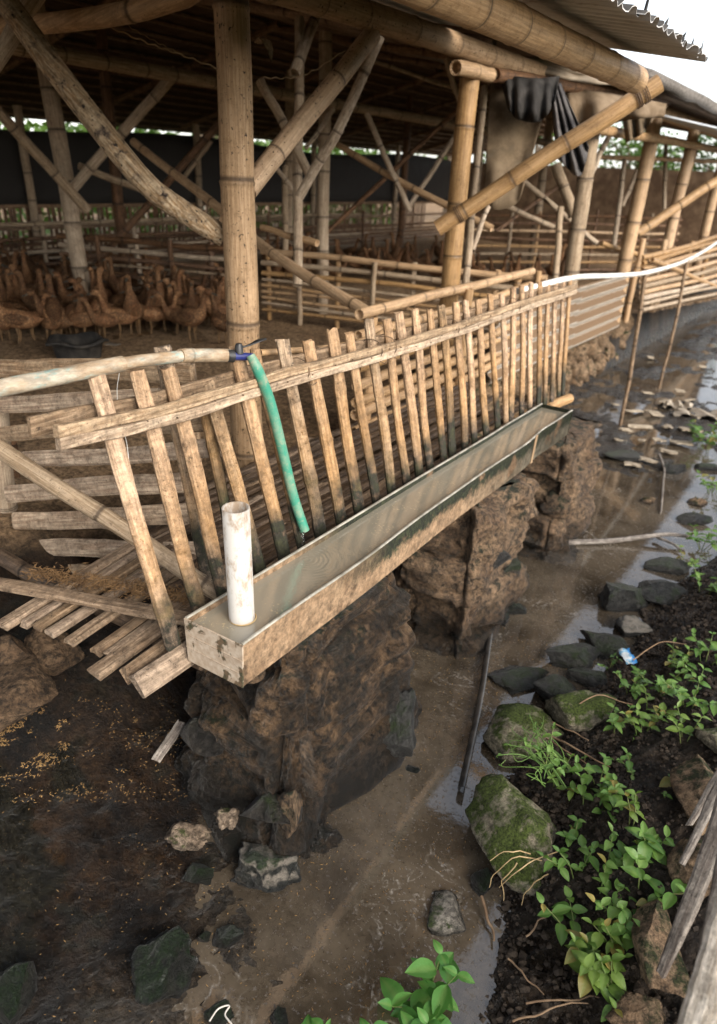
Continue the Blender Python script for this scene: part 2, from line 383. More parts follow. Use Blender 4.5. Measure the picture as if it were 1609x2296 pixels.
algae = np.clip(sst(-.02, .12, n2+n1*.8)*sst(-.85, -1.15, GX)*sst(1.3, .9, GY), 0, 1); C = lerp3(C, np.array([.012, .012, .008])+0*C, algae*.9)
C = lerp3(C, floor, sst(.52, .63, GH)*sst(-1.45, -1.75, GX))
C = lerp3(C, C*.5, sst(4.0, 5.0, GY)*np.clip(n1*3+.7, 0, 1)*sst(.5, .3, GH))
C = lerp3(C, np.array([.06, .075, .03])+0*C, sst(1.2, 2.5, GX))
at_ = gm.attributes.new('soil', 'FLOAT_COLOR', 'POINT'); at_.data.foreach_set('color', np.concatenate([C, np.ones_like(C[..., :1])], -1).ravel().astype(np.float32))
wet = np.clip(sst(.45, .0, GH)*1.0+algae*.4, 0, 1); wa = gm.attributes.new('wet', 'FLOAT', 'POINT'); wa.data.foreach_set('value', wet.ravel().astype(np.float32))
t = NT('soil'); c = t.coord('Object', rnd=False)
sc_ = t.n('Attribute', _attribute_name='soil').outputs['Color']; wf = t.n('Attribute', _attribute_name='wet').outputs['Fac']
g1 = t.noise(c, 28, 6, .7); g2 = t.noise(c, 120, 4, .65); g3 = t.noise(c, 8, 5, .6)
k = t.mix(1.0, sc_, t.mix(t.ramp(g1, .3, .7), (.5, .5, .5), (1.35, 1.32, 1.28)), 'MULTIPLY')
k = t.mix(t.math('MULTIPLY', t.ramp(g2, .6, .72), .5), k, t.mix(.5, k, (.25, .17, .09)))
k, gg = t.grit(c, k, .85, 45, .35, 1.7)
t.bump(t.math('ADD', t.math('MULTIPLY', g1, .8), t.math('ADD', t.math('MULTIPLY', g2, .4), gg)), 1.0, .035)
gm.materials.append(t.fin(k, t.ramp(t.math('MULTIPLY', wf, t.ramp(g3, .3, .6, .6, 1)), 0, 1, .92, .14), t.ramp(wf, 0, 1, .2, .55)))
ground = link(bpy.data.objects.new('ground', gm)); ground['kind'] = 'structure'
def gz(x, y): return float(ground_h(np.array([x]), np.array([y]))[0])

# ------------------------------------------------------------------ muddy water
t = NT('muddy_water'); c = t.coord('Object', rnd=False)
w1 = t.noise(c, 5, 4, .6, .6); w2 = t.noise(c, 26, 4, .6); fo = t.noise(c, 7.5, 2.5, .5, 1.6); fo2 = t.noise(c, 3.0, 3, .5); sp = t.noise(c, 85, 3, .6)
k = t.mix(t.ramp(w1, .35, .65), (.032, .024, .016), (.080, .062, .043))
line = t.math('SUBTRACT', 1.0, t.math('MULTIPLY', t.math('ABSOLUTE', t.math('SUBTRACT', fo, .5)), 30), True)
fm = t.math('MULTIPLY', t.math('MULTIPLY', line, t.ramp(fo2, .52, .62)), t.ramp(sp, .40, .60))
k = t.mix(t.ramp(t.noise(c, 2.2, 4, .6, .4), .42, .62), k, t.mix(.6, k, (.12, .094, .066)))
k = t.mix(t.math('MULTIPLY', t.ramp(t.noise(c, 48, 5, .75), .56, .66), .6), k, (.03, .021, .013))
k, gg = t.grit(c, k, .3, 50, .5, 1.45)
spk = t.math('MULTIPLY', t.ramp(t.noise(c, 75, 2), .70, .73), t.ramp(fo2, .45, .6))
fm = t.math('MULTIPLY', t.math('MAXIMUM', fm, spk), t.ramp(t.noise(c, 30, 3), .3, .65, .1, .5))
k = t.mix(fm, k, (.62, .57, .50))
husk = t.ramp(t.math('ADD', sp, t.math('MULTIPLY', w2, .3)), .76, .80)
k = t.mix(t.math('MULTIPLY', husk, .5), k, (.045, .03, .018))
t.bump(t.math('ADD', t.math('MULTIPLY', w2, .6), t.math('ADD', t.math('MULTIPLY', fm, .5), t.math('MULTIPLY', husk, .4))), .10, .005)
M_water = t.fin(k, t.ramp(t.math('ADD', fm, husk), 0, 1, .04, .5), 1.0); t.b.inputs['IOR'].default_value = 1.68
wv = []; wf_ = []; A = np.linspace(-2.4, .5, 30); B = np.linspace(-.3, 14, 60)
for j, y in enumerate(B):
    for i, x in enumerate(A): wv.append((x, y, 0.0))
for j in range(59):
    for i in range(29): q = j*30+i; wf_.append((q, q+1, q+31, q+30))
obj('water', wv, wf_, M_water)['kind'] = 'structure'
# ------------------------------------------------------------------ stones
def rock_mesh(name, dims, seed, m, sub=4, facets=7, rough=.16, cut=.62, pts=None):
    q = random.Random(seed); bm = bmesh.new(); bmesh.ops.create_icosphere(bm, subdivisions=sub, radius=1)
    pl = []
    for _ in range(facets+5):
        n = Vector((q.gauss(0, 1), q.gauss(0, 1), q.gauss(0, .8))).normalized(); pl.append((n, q.uniform(cut-.08, cut+.18)))
    o = Vector((q.uniform(0, 50),)*3); mx = Vector((1e-6,)*3)
    for v in bm.verts:
        p = v.co + mnoise.noise_vector(v.co*1.3+o)*.22
        for n, d in pl:
            e = p.dot(n)-d
            if e > 0: p -= n*e*.98
        rg = 1-abs(mnoise.noise(p*3.4+o))*2
        d = (mnoise.fractal(p*2.2+o, 1.0, 2.0, 5)*.7 + rg*.25)*rough + mnoise.noise(p*9+o)*rough*.28 + mnoise.noise(p*21+o)*rough*.16
        p = p*(1+d); v.co = p
        mx = Vector([max(a, abs(b)) for a, b in zip(mx, p)])
    for v in bm.verts: v.co = Vector((v.co.x/mx.x*dims[0]/2, v.co.y/mx.y*dims[1]/2, v.co.z/mx.z*dims[2]/2))*1.04
    me = bpy.data.meshes.new(name); bm.to_mesh(me); bm.free(); me.materials.append(m)
    me.polygons.foreach_set('use_smooth', [True]*len(me.polygons)); return me
def rock(px, py, wpx, hpx, m, label, seed, z=None, rz=0, flat=None, cat='stone', name='stone', sub=4, facets=7, rough=.16, group=None, cut=.50, tilt=0):
    """a loose stone on the ground: its middle on the sight line, its size from its distance"""
    p = at(px, py, z=.04 if z is None else z); w = px2m(wpx, p); h = px2m(hpx, p)
    for _ in range(4):
        zz = gz(p.x, p.y) if z is None else z
        hh = flat if flat else min(w, h)*.75
        p = at(px, py, z=max(zz, -.01)+hh*.28)
    kz = 1.28 if px > 1100 else 1.1; d = (w*kz, max(h*kz, w*.8), hh*1.3)
    o = inst(name, rock_mesh(name, d, seed, m, sub, facets, rough, cut), None, Matrix.Translation(p) @ Matrix.Rotation(YAW*.9+rz, 4, 'Z') @ Matrix.Rotation(tilt, 4, 'Y'))
    return tag(o, label, cat, group)

def pillar(name, label, x0, x1, y0, y1, zt, flare, seed, stones, core=None):
    """rubble masonry pier: a mortar core with stones standing proud of it"""
    q = random.Random(seed); root = thing(name, label, 'stone pillar', ((x0+x1)/2, (y0+y1)/2, 0), 'rubble piers under the trough')
    cx, cy = (x0+x1)/2, (y0+y1)/2; v = []; f = []; NR, NS = 80, 170; o = Vector((seed*3.1, 0, 0))
    for i in range(NR):
        u = i/(NR-1); z = -.12+(zt+.12)*min(1, u/.93); s = 1+flare*(1-u)**1.5; cap = 1.0 if u < .93 else max(.02, 1-(u-.93)/.07)
        for k in range(NS):
            a = 2*math.pi*k/NS; ca, sa = math.cos(a), math.sin(a)
            e = .30; x = math.copysign(abs(ca)**e, ca)*(x1-x0)/2; y = math.copysign(abs(sa)**e, sa)*(y1-y0)/2
            p = Vector((x*s*cap, y*s*cap, z))
            wn = mnoise.noise_vector(p*4+o)*.05 + mnoise.noise_vector(p*13+o)*.016
            ci = math.floor((z+wn.z+.07*seed)/.21); zf = ((z+wn.z+.07*seed)/.21)-ci; su = (a/6.283*2.1+wn.x+ci*.19*(1+ci % 2)+seed)/.36; cj = math.floor(su); sf = su-cj
            jd = min(zf*.21, (1-zf)*.21, sf*.36, (1-sf)*.36); off = mnoise.cell(Vector((ci*3.7+.5, cj*5.3+.5, seed+.5)))-.5
            rd = min(1, jd/.05); d = off*.05 + (min(1, jd/.014)-1)*.016 - (1-rd)**2*.012 + mnoise.fractal(p*5+o, 1, 2, 5)*.05 + (1-abs(mnoise.noise(p*11+o))*2)*.006 + mnoise.noise(p*26+o)*.014 + mnoise.noise(p*60+o)*.009
            p = p*(1.0)+Vector((ca, sa, .1 if u < .9 else 0))*d*(cap if cap < 1 else 1)
            v.append(p)
    for i in range(NR-1):
        for k in range(NS): f.append((i*NS+k, i*NS+(k+1) % NS, (i+1)*NS+(k+1) % NS, (i+1)*NS+k))
    f.append(tuple((NR-1)*NS+k for k in range(NS)))
    obj('mortar_core', v, f, core or M_mortar, root, Matrix.Translation((cx, cy, 0)))
    for i in range(stones):
        u = (i+.5)/stones; z = zt*(q.uniform(.0, .97)); s = 1+flare*(1-z/zt)**1.5
        a = q.choice([q.uniform(-2.2, .7), q.uniform(-1.9, .2)]); ca, sa = math.cos(a), math.sin(a)
        x = math.copysign(abs(ca)**.45, ca)*(x1-x0)/2*s; y = math.copysign(abs(sa)**.45, sa)*(y1-y0)/2*s
        w = q.uniform(.10, .20)
        d = (w, w*q.uniform(.75, 1.2), w*q.uniform(.55, .95))
        m = M_stone2 if (q.random() < (.7 if z < .5*zt else .3) + (.15 if core else 0)) else M_stone1
        p = Vector((cx+x*.80, cy+y*.90, z))
        inst('stone', rock_mesh('stone', d, seed*100+i, m, 3, 9, .14, .55), root, Matrix.Translation(p) @ Matrix.Rotation(q.uniform(0, 3), 4, 'Z'))
    return root
pillar('stone_pillar', 'tall wet rubble stone pillar under the near end of the trough', -1.36, -.95, 1.10, 1.72, .715, .50, 3, 3, M_mortarw)
pillar('stone_pillar', 'brown rubble stone pillar under the middle of the trough', -1.32, -.95, 2.20, 2.84, .71, .06, 5, 4)
pillar('stone_pillar', 'brown rubble stone pillar under the far end of the trough', -1.32, -.95, 3.28, 3.86, .70, .06, 8, 4)

# retaining wall of tan stones under the corrugated sheets
root = thing('stone_wall', 'low tan rubble wall below the leaning corrugated sheets', 'stone wall', (-2.2, 6.5, 0))
v = []; f = []; NL, NZ = 90, 16
for j in range(NZ):
    for i in range(NL):
        y = 4.05+6.2*i/(NL-1); z = -.1+.80*j/(NZ-1); p = Vector((0, y, z))
        x = -2.12-.05*(y-4)+.02*math.sin(y*3)-.06*z + mnoise.fractal(p*4, 1, 2, 4)*.09
        if j == NZ-1: x -= .35
        v.append((x, y, z))
for j in range(NZ-1):
    for i in range(NL-1): q = j*NL+i; f.append((q, q+1, q+NL+1, q+NL))
obj('mortar_core', v, f, M_mortar, root)
q = random.Random(4); pool = [rock_mesh('stone', (.22, .26, .2), 40+i, M_rtan, 3, 9, .16, .55) for i in range(6)]
for i in range(170):
    y = 4.1+5.0*q.random()**1.1; z = q.uniform(.0, .58)
    inst('stone', q.choice(pool), root, Matrix.Translation((-2.05-.05*(y-4)-.06*z+q.uniform(-.02, .04), y, z)) @ Matrix.Rotation(q.uniform(0, 6), 4, 'X') @ Matrix.Scale(q.uniform(.6, 1.15), 4))
# earth-caked boulders under the deck at the left
for (px, py, w, h, z, s, lab) in ((35, 1545, 190, 190, .34, 61, 'large earthy boulder at the left edge below the deck'), (120, 1455, 150, 110, .42, 62, 'rounded earthy stone right under the deck slat ends'), (10, 1450, 120, 80, .5, 63, 'earthy stone wedged under the leftmost deck slats')):
    rock(px, py, w, h, m_rock('earthy_stone%d' % s, (.10, .06, .033), (.17, .108, .062), (.04, .026, .016), 0, waterline=False), lab, s, z=z, sub=4, rough=.2)

# ------------------------------------------------------------------ trough
TR = thing('water_trough', 'long sheet metal water trough resting on three stone pillars', 'trough', (-1.08, .93, .72))
def trx(u, side):  # left / right wall lines
    xl = -1.165-.035*u; xr = -.975-.062*u
    b = .006*math.sin(u*math.pi*3.2)*math.sin(u*math.pi) - .010*math.exp(-((u-.83)/.05)**2)
    return xl+.3*b if side == 0 else xr+b
t = NT('trough_metal'); c = t.coord('Object', rnd=False)
n1 = t.noise(c, 4.0, 5, .65); n2 = t.noise(c, 17, 6, .7); n3 = t.noise(c, 70, 3)
sep = t.n('SeparateXYZ'); t.set(sep.inputs[0], c)
ly = t.math('ADD', t.ramp(sep.outputs[1], 1.0, 3.3), t.math('MULTIPLY', t.math('SUBTRACT', n1, .5), .5))
k = t.mix(t.ramp(n2, .35, .65), (.17, .105, .058), (.30, .20, .12))                     # dried mud splash
k = t.mix(t.ramp(ly, .48, .8), k, t.mix(t.ramp(n2, .4, .6), (.06, .052, .036), (.13, .112, .08)))      # bare dull metal at the far end
alg = t.math('ADD', t.ramp(sep.outputs[2], .765, .85), t.math('MULTIPLY', t.math('SUBTRACT', n2, .5), 1.9))
alg = t.math('MULTIPLY', t.ramp(alg, .22, .5), t.ramp(sep.outputs[1], 1.28, 1.62))
k = t.mix(alg, k, t.mix(t.ramp(n3, .4, .6), (.009, .010, .006), (.028, .032, .014)))
k = t.mix(t.ramp(n1, .56, .6), k, t.mix(t.ramp(n3, .4, .6), (.09, .055, .03), (.16, .10, .058)))
k, gt = t.grit(c, k, .8, 50, .45, 1.5)
t.bump(t.math('ADD', n2, t.math('ADD', gt, t.math('MULTIPLY', n3, .4))), .6, .006)
M_tr = t.fin(k, t.ramp(ly, .4, .9, .75, .42), .4, t.ramp(ly, .6, 1.0, 0, .35))
M_rim = m_simple('folded_rim', (.22, .20, .16), (.48, .45, .38), 14, .38, .1, .5, .25)
t = NT('peeling_paint'); c = t.coord('Object', rnd=False); n1 = t.noise(c, 16, 5, .6, .5); n2 = t.noise(c, 60, 4)
k = t.mix(t.ramp(n2, .35, .65), (.34, .255, .18), (.46, .375, .29)); k = t.mix(t.ramp(n1, .55, .59), k, t.mix(t.ramp(n2, .4, .6), (.13, .085, .05), (.05, .05, .028)))
k = t.mix(t.ramp(t.noise(c, 9, 4), .60, .64), k, (.17, .15, .12))
t.bump(n1, .25, .003); M_peel = t.fin(k, .7, .3)
ZB, ZT, TH = .722, .855, .0035
def wall(mb, pa, pb, N, nrm):                 # a thin standing sheet, both faces and edges
    pass
mb = MB(); N = 60; ring = []
for i in range(N):
    u = i/(N-1); y = .935+2.43*u + 0.0
    xl, xr = trx(u, 0), trx(u, 1); w = .004*math.sin(u*23)
    out = [(xl, ZT), (xl+.004, ZB), (xr-.004, ZB+.001), (xr, ZT+w*.5), (xr-TH, ZT+w*.5), (xr-.004-TH, ZB+TH), (xl+.004+TH, ZB+TH), (xl+TH, ZT)]
    ring.append([Vector((x, y+(x-xl)*.06, z)) for x, z in out])
for i in range(N): mb.v += ring[i]; mb.a += [0]*8
for i in range(N-1):
    for k_ in range(8): mb.f.append((i*8+k_, i*8+(k_+1) % 8, (i+1)*8+(k_+1) % 8, (i+1)*8+k_))
mb.build('body', M_tr, TR, None, False)
def endplate(nm, u, s, m):
    i = 0 if u == 0 else N-1; r_ = ring[i]; dy = -.004*s
    P = [r_[0], r_[1], r_[2], r_[3]]; off = Vector((0, dy, 0)); ex = Vector((.003, 0, 0))
    v = [P[0]-ex, P[1]-ex, P[2]+ex, P[3]+ex]; v = v+[p+off for p in v]
    f = [(0, 1, 2, 3), (7, 6, 5, 4), (0, 4, 5, 1), (1, 5, 6, 2), (2, 6, 7, 3), (3, 7, 4, 0)]
    return obj(nm, v, f, m, TR, None, False)
ep = endplate('end_plate', 0, 1, M_peel); endplate('end_plate', 1, -1, M_tr)
a, b = ring[0][0], ring[0][3]
for z in (.81, .768): # folded seams on the near end plate
    obj('seam', *sweep([Vector((a.x, a.y-.0045, z)), Vector((b.x, b.y-.0045, z-.002))], .0011, 5), M_peel, ep)
for sd_, nm in ((0, 'left_rim'), (3, 'right_rim')):
    pth = [ring[i][sd_]+Vector((.002*(1 if sd_ == 0 else -1), 0, .0015)) for i in range(N)]
    v, f = sweep(pth, [(.0035, .0052)]*N, 8, True, None, 0, upv=(0, 0, 1)); obj('rim', v, f, M_rim, TR)
# strap round the far end
pth = [ring[47][0]+Vector((-.003, 0, .004)), ring[47][1]+Vector((-.003, 0, -.003)), ring[47][2]+Vector((.003, 0, -.003)), ring[47][3]+Vector((.004, 0, .004))]
v, f = sweep(pth, [(.012, .0016)]*4, 4, True, [(1, 1), (-1, 1), (-1, -1), (1, -1)], 0, upv=(0, 1, 0)); obj('strap', v, f, m_simple('strap_bamboo', (.25, .16, .09), (.36, .25, .15), 30), TR, None, False)
# water standing in the trough
t = NT('trough_water'); c = t.coord('Object', rnd=False)
D0 = at(690, 1255, z=.836)
sb = t.n('VectorMath', _operation='DISTANCE'); t.set(sb.inputs[0], c); sb.inputs[1].default_value = tuple(D0)
dd = sb.outputs['Value']; wv_ = t.math('SINE', t.math('ADD', t.math('MULTIPLY', dd, 420), t.math('MULTIPLY', t.noise(c, 22, 3), 9))); wv_ = t.math('MULTIPLY', t.math('MULTIPLY', wv_, t.ramp(dd, .01, .20, 1, 0)), t.ramp(t.noise(c, 9, 2), .35, .65, .2, 1))
n1 = t.noise(c, 60, 3, .5, .8); n2 = t.noise(c, 3, 3); n3 = t.noise(c, 260, 3)
k = t.mix(t.ramp(n2, .35, .65), (.20, .178, .135), (.25, .222, .17))
deb = t.math('MULTIPLY', t.ramp(t.noise(c, 130, 2), .60, .66), t.math('MULTIPLY', t.ramp(t.noise(c, 14, 3), .46, .60), t.ramp(dd, .12, .3)))
k = t.mix(deb, k, (.38, .31, .20))
t.bump(t.math('ADD', t.math('MULTIPLY', wv_, .8), n1), .13, .004)
M_tw = t.fin(k, .035, 1.0); t.b.inputs['IOR'].default_value = 1.6
wv = []; wf_ = []
for i in range(N):
    r_ = ring[i]; yo = .002 if i == 0 else (-.002 if i == N-1 else 0); wv += [Vector((r_[7].x-.001, r_[7].y+yo, .836)), Vector((r_[4].x+.001, r_[4].y+yo, .836))]
for i in range(N-1): wf_.append((2*i, 2*i+1, 2*i+3, 2*i+2))
tag(obj('trough_water', wv, wf_, M_tw), 'murky grey water rippling inside the long trough', 'water')

# ------------------------------------------------------------------ overflow pipe
t = NT('white_pvc'); c = t.coord('Object', (1, 1, .5)); n1 = t.noise(c, 14, 5, .7); n2 = t.noise(c, 70, 5, .7)
k = t.mix(t.ramp(t.math('ADD', n1, t.math('MULTIPLY', n2, .6)), .76, .95), (.46, .435, .40), (.26, .19, .13)); t.bump(n2, .08, .002); M_pvc = t.fin(k, .42, .45)
OP = at(545, 1386, z=.836); root = thing('overflow_pipe', 'short white plastic pipe standing upright in the trough water', 'pipe', OP)
def hollow_pipe(name, p0, p1, r, wall_, m, parent):
    mb = MB(); M, L = frame_z(p0, p1); n = 28; prof = [(r, 0), (r, L), (r-wall_, L), (r-wall_, L*.02+.0)]
    for rr, z in prof:
        for k_ in range(n): mb.v.append(Vector((rr*math.cos(2*math.pi*k_/n), rr*math.sin(2*math.pi*k_/n), z))); mb.a.append(0)
    for i in range(3):
        for k_ in range(n): mb.f.append((i*n+k_, i*n+(k_+1) % n, (i+1)*n+(k_+1) % n, (i+1)*n+k_))
    mb.f.append(tuple(3*n+k_ for k_ in range(n))); o = mb.build(name, m, parent, M, True)
    o.data.polygons.foreach_set('use_smooth', [len(p.vertices) == 4 and abs(p.normal.z) < .5 for p in o.data.polygons]); return o
hollow_pipe('pipe', OP+Vector((0, 0, -.16)), OP+Vector((-.004, -.006, .325)), .0335, .003, M_pvc, root)
obj('rust_ring', *sweep([OP+Vector((.0345*math.cos(a), .0345*math.sin(a), .002)) for a in np.linspace(0, 6.29, 30)], .002, 6), m_simple('rust', (.35, .22, .09), (.45, .32, .16)), root)
v, f = sweep([OP+Vector((.025, .0, -.112)), OP+Vector((.025, .0, -.175))], .038, 24, True, None, .85); obj('drain_stub', v, f, M_stone1, root)

# ------------------------------------------------------------------ slatted deck
DK = thing('slat_deck', 'muddy deck of loose split bamboo slats running along the trough', 'deck', (-1.6, 1.0, .72))
ends = [(310, 1538, .06), (285, 1515, .045), (210, 1512, .05), (243, 1470, .035), (215, 1462, .035), (155, 1440, .035), (112, 1420, .035), (80, 1409, .032), (55, 1400, .03), (2, 1404, .045)]
for i, (px, py, w) in enumerate(ends):
    p = at(px, py, z=.722); far = Vector((p.x-.16*(i > 0)-.01*i, p.y+rng.uniform(1.2, 2.0), .742+.004*(i % 2)))
    if i == 0: p.z = .72; far = Vector((-1.215, 3.55, .73))
    slat('slat', [p, p.lerp(far, .5)+Vector((0, 0, rng.uniform(-.004, .006))), far], w*(1.1 if i != 1 else 1.0), .020 if i > 1 else .03, M_deck, DK, face=(0, 0, 1) if i > 1 else (.8, 0, .6), seed=i+50)
q = random.Random(11)
for i in range(13):
    x = -1.27-.052*i
    y0 = q.uniform(1.0, 1.25)+.02*i; y1 = q.uniform(3.3, 3.8)
    slat('slat', [(x+q.uniform(-.01, .01), y0, .745+q.uniform(-.006, .006)), (x+q.uniform(-.012, .012), (y0+y1)/2, .748), (x+q.uniform(-.02, .02), y1, .745+q.uniform(-.006, .006))], q.uniform(.03, .045), .02, M_deckwet, DK, face=(0, 0, 1), seed=i+70, nodes=5)
for i, y in enumerate((1.35, 2.0, 2.7, 3.4)):
    pole('joist', [(-1.19, y, .705), (-2.0, y+.03, .70)], .025, M_deckwet, DK, hollow=0)
pole('joist', [(-1.16, .98, .690), (-2.1, .93, .690)], .027, M_deckwet, DK, hollow=0)
a, b = at(-30, 1303, z=.765), at(445, 1392, z=.762)
slat('cross_plank', [a, a.lerp(b, .5)+Vector((0, 0, .004)), b], .052, .016, M_deck, DK, face=(0, 0, 1), seed=5, nodes=3)
# straw and dung caked along the plank
def stuff(name, pts, fn, m, label=None, cat=None, parent=None):
    mb = MB(); 
    for p in pts: fn(mb, p)
    o = mb.build(name, m, parent, None, False); o['kind'] = 'stuff'
    if label: tag(o, label, cat)
    return o
def sliver(ln, w):
    def fn(mb, p):
        a = rng.uniform(0, 6.28); d = Vector((math.cos(a), math.sin(a), rng.uniform(-.5, .6))).normalized()*ln*rng.uniform(.5, 1.2); s = d.cross(Vector((0, 0, 1))).normalized()*w; u_ = Vector((0, 0, w*.8))
        p = Vector(p); mb.add([p-d/2, p+s, p-s, p+u_, p+d/2], [(0, 1, 3), (0, 3, 2), (4, 3, 1), (4, 2, 3), (0, 2, 1), (4, 1, 2)])
    return fn
M_husk = m_simple('rice_husk', (.16, .09, .035), (.34, .21, .085), 3, .8, 0)
M_dung = m_simple('dung_straw', (.10, .055, .024), (.20, .115, .05), 20, .9, .2)
q = random.Random(2); pts = []
for i in range(1400):
    u = q.random(); p = at(60, 1285, z=.765).lerp(at(420, 1345, z=.765), u)+Vector((q.gauss(0, .02), q.gauss(.02, .02), 0)); p.z = .752+abs(q.gauss(0, .012)); pts.append(p)
stuff('straw_litter', pts, sliver(.022, .0018), M_dung, 'brown straw and dung caked behind the deck plank', 'straw')
# ------------------------------------------------------------------ leaning slat fence
FN = thing('slat_fence', 'leaning fence of upright bamboo slats nailed to a split rail along the trough', 'fence', (-1.24, 2.2, .74))
SL = [(215, 838, 390, 1450, 44), (307, 832, 455, 1388, 40), (378, 828, 500, 1318, 38), (467, 858, 590, 1290, 34), (529, 777, 641, 1263, 36), (572, 782, 678, 1228, 26),
      (634, 762, 720, 1205, 34), (691, 764, 767, 1176, 32), (745, 739, 807, 1151, 31), (783, 746, 846, 1126, 25), (828, 716, 879, 1104, 27), (868, 717, 913, 1086, 23), (895, 701, 942, 1068, 25),
      (931, 694, 967, 1050, 22), (965, 694, 996, 1025, 20), (990, 685, 1015, 1022, 22), (1023, 678, 1042, 1004, 21), (1044, 674, 1066, 989, 19), (1073, 672, 1091, 960, 19),
      (1100, 659, 1115, 944, 17), (1126, 659, 1136, 931, 17), (1152, 646, 1148, 918, 18), (1171, 640, 1171, 912, 16), (1193, 637, 1190, 905, 16), (1212, 632, 1208, 899, 15),
      (1230, 637, 1222, 899, 14), (1248, 630, 1238, 896, 14), (1264, 632, 1254, 893, 13), (1280, 619, 1264, 886, 13)]
for i, (tx, ty, bx, by, w) in enumerate(SL):
    if i == 0: b = at(bx, by, z=.765); tp = at(tx, ty, X=b.x-.19)
    elif i == 1: b = at(bx, by, X=-1.215); tp = at(tx, ty, X=-1.385)
    else:
        b = at(bx, by, X=-1.235); tp = at(tx, ty, X=-1.40)
    d = (b-tp).normalized()
    if i > 0: b = b + d*((b.z-.752)/-d.z) if b.z > .752 else b
    wm = px2m(w, (b+tp)/2)*.86
    slat('slat', [b, b.lerp(tp, .5)+Vector((rng.uniform(-.006, .006), rng.uniform(-.006, .006), 0)), tp], wm, wm*.52, M_slatd if i in (3, 6, 10, 15) else M_slat, FN, face=(.93, -.35, 0), seed=200+i, nodes=rng.choice((1, 2, 2)), taper=.97)
for (tx, ty, bx, by, w, X) in ((365, 778, 470, 1300, 34, -1.45), (455, 880, 525, 1240, 24, -1.44)):
    b, tp = at(bx, by, X=X+.13), at(tx, ty, X=X); slat('slat', [b, tp], px2m(w, b), .02, M_slatd, FN, face=(.93, -.35, 0), seed=tx)
def strip(name, pts, h, th, m, parent, upv=(0, 0, 1), N=40, rag=.05, seed=1):
    q = random.Random(seed); path = spline(pts, N); w1, w2 = q.uniform(0, 6), q.uniform(0, 6)
    rad = [(h/2*(1+rag*math.sin(i*.9+w1)+rag*.6*math.sin(i*2.3+w2)), th/2*(1+.15*math.sin(i*1.7+w1))) for i in range(N)]
    path = [p+Vector((0, 0, .0015*math.sin(i*1.3+w2))) for i, p in enumerate(path)]
    v, f = sweep(path, rad, 0, True, [(1, .7), (.8, 1), (-.8, 1), (-1, .7), (-1, -.7), (-.8, -1), (.8, -1), (1, -.7)], 0, upv=upv)
    M, L = frame_z(path[0], path[-1]); Mi = M.inverted(); v = [Mi @ q_ for q_ in v]
    return obj(name, v, f, m, parent, M, False, {'node': [0]*len(v)})
RP = [(128, 982), (390, 925), (640, 848), (860, 790), (1030, 737), (1160, 690), (1292, 648)]
fr = [at(x, y, X=-1.335 if x > 200 else -1.315) for x, y in RP]
sp = [p+Vector((0, 0, .0145)) for p in fr]; sq = [p+Vector((0.001, 0, -.0145)) for p in fr]
strip('rail', sp, .0275, .016, M_rail, FN, seed=3); strip('rail', sq, .0265, .016, M_rail, FN, seed=4)
br = [p+Vector((-.068, 0, .014)) for p in fr]; strip('rail', [br[0]+Vector((0, -.02, .0))]+br[1:], .05, .014, M_deck, FN, seed=6)
M_wire = m_simple('rusty_wire', (.06, .04, .028), (.14, .085, .05), 60, .7, .1)
for (px, py) in ((683, 836), (848, 790), (880, 782), (1022, 740), (1160, 690), (1258, 660)):
    c_ = at(px, py, X=-1.335); w = []
    for k in range(13):
        a = 2*math.pi*k/12; w.append(c_+Vector((-.033+.046*math.cos(a), .012*math.sin(a*1.0+1), .040*math.sin(a))))
    obj('wire_tie', *sweep(w, .0016, 6), M_wire, FN)
    obj('wire_tie', *sweep([c_+Vector((.013, .0, -.03)), c_+Vector((.018, .02, -.04)), c_+Vector((.015, .045, -.035))], .0014, 6), M_wire, FN)
# nail heads
for i, (tx, ty, bx, by, w) in enumerate(SL[1:22]):
    u = .12; p = at(tx+(bx-tx)*.13, ty+(by-ty)*.13, X=-1.326); p.z = min([(abs(p.y-a_.y), a_.z) for a_ in spline(fr, 60)])[1]+rng.uniform(-.015, .015)
    obj('nail', *sweep([p, p+Vector((.004, 0, 0))], .0022, 6), M_wire, FN)
pole('end_log', [at(1150, 945, z=.76), at(1278, 893, z=.79)], .028, M_bam, FN, node=.2)

# ------------------------------------------------------------------ supply pipe, tap, hose
t = NT('grimy_pipe'); c = t.coord('Object', (1, 1, .4)); n1 = t.noise(c, 18, 5, .7); n2 = t.noise(c, 60, 4, .7)
k = t.mix(t.ramp(n1, .38, .6), (.40, .36, .29), (.30, .21, .13)); k = t.mix(t.math('MULTIPLY', t.ramp(n2, .52, .62), t.ramp(n1, .52, .42)), k, (.24, .36, .33)); k, gg = t.grit(c, k, .65, 55, .5, 1.3); t.bump(t.math('ADD', n2, gg), .4, .004)
M_grime = t.fin(k, .6, .35)
M_blue = m_simple('blue_plastic', (.012, .016, .10), (.03, .04, .16), 25, .35, .1, .5)
M_black = m_simple('black_plastic', (.010, .010, .011), (.035, .034, .033), 30, .42, .15, .5)
SP = [at(-40, 880, X=-1.38), at(110, 848, X=-1.38), at(275, 815, X=-1.385), at(415, 797, X=-1.39), at(515, 797, X=-1.385)]
root = thing('supply_pipe', 'grimy plastic water pipe lying on the slat tops with a tap', 'pipe', SP[2])
pole('pipe', [SP[0], SP[1], SP[2]], .0185, M_grime, root, node=0, wob=.001, n=18)
pole('pipe', [SP[2]-(SP[3]-SP[2])*.02, SP[3]], .0152, M_grime, root, node=0, wob=.001, n=18)
pole('elbow', [SP[3]-(SP[3]-SP[2])*.08, SP[3]+(SP[4]-SP[3])*.12, SP[4]], .0185, M_grime, root, node=.09, wob=0, n=18)
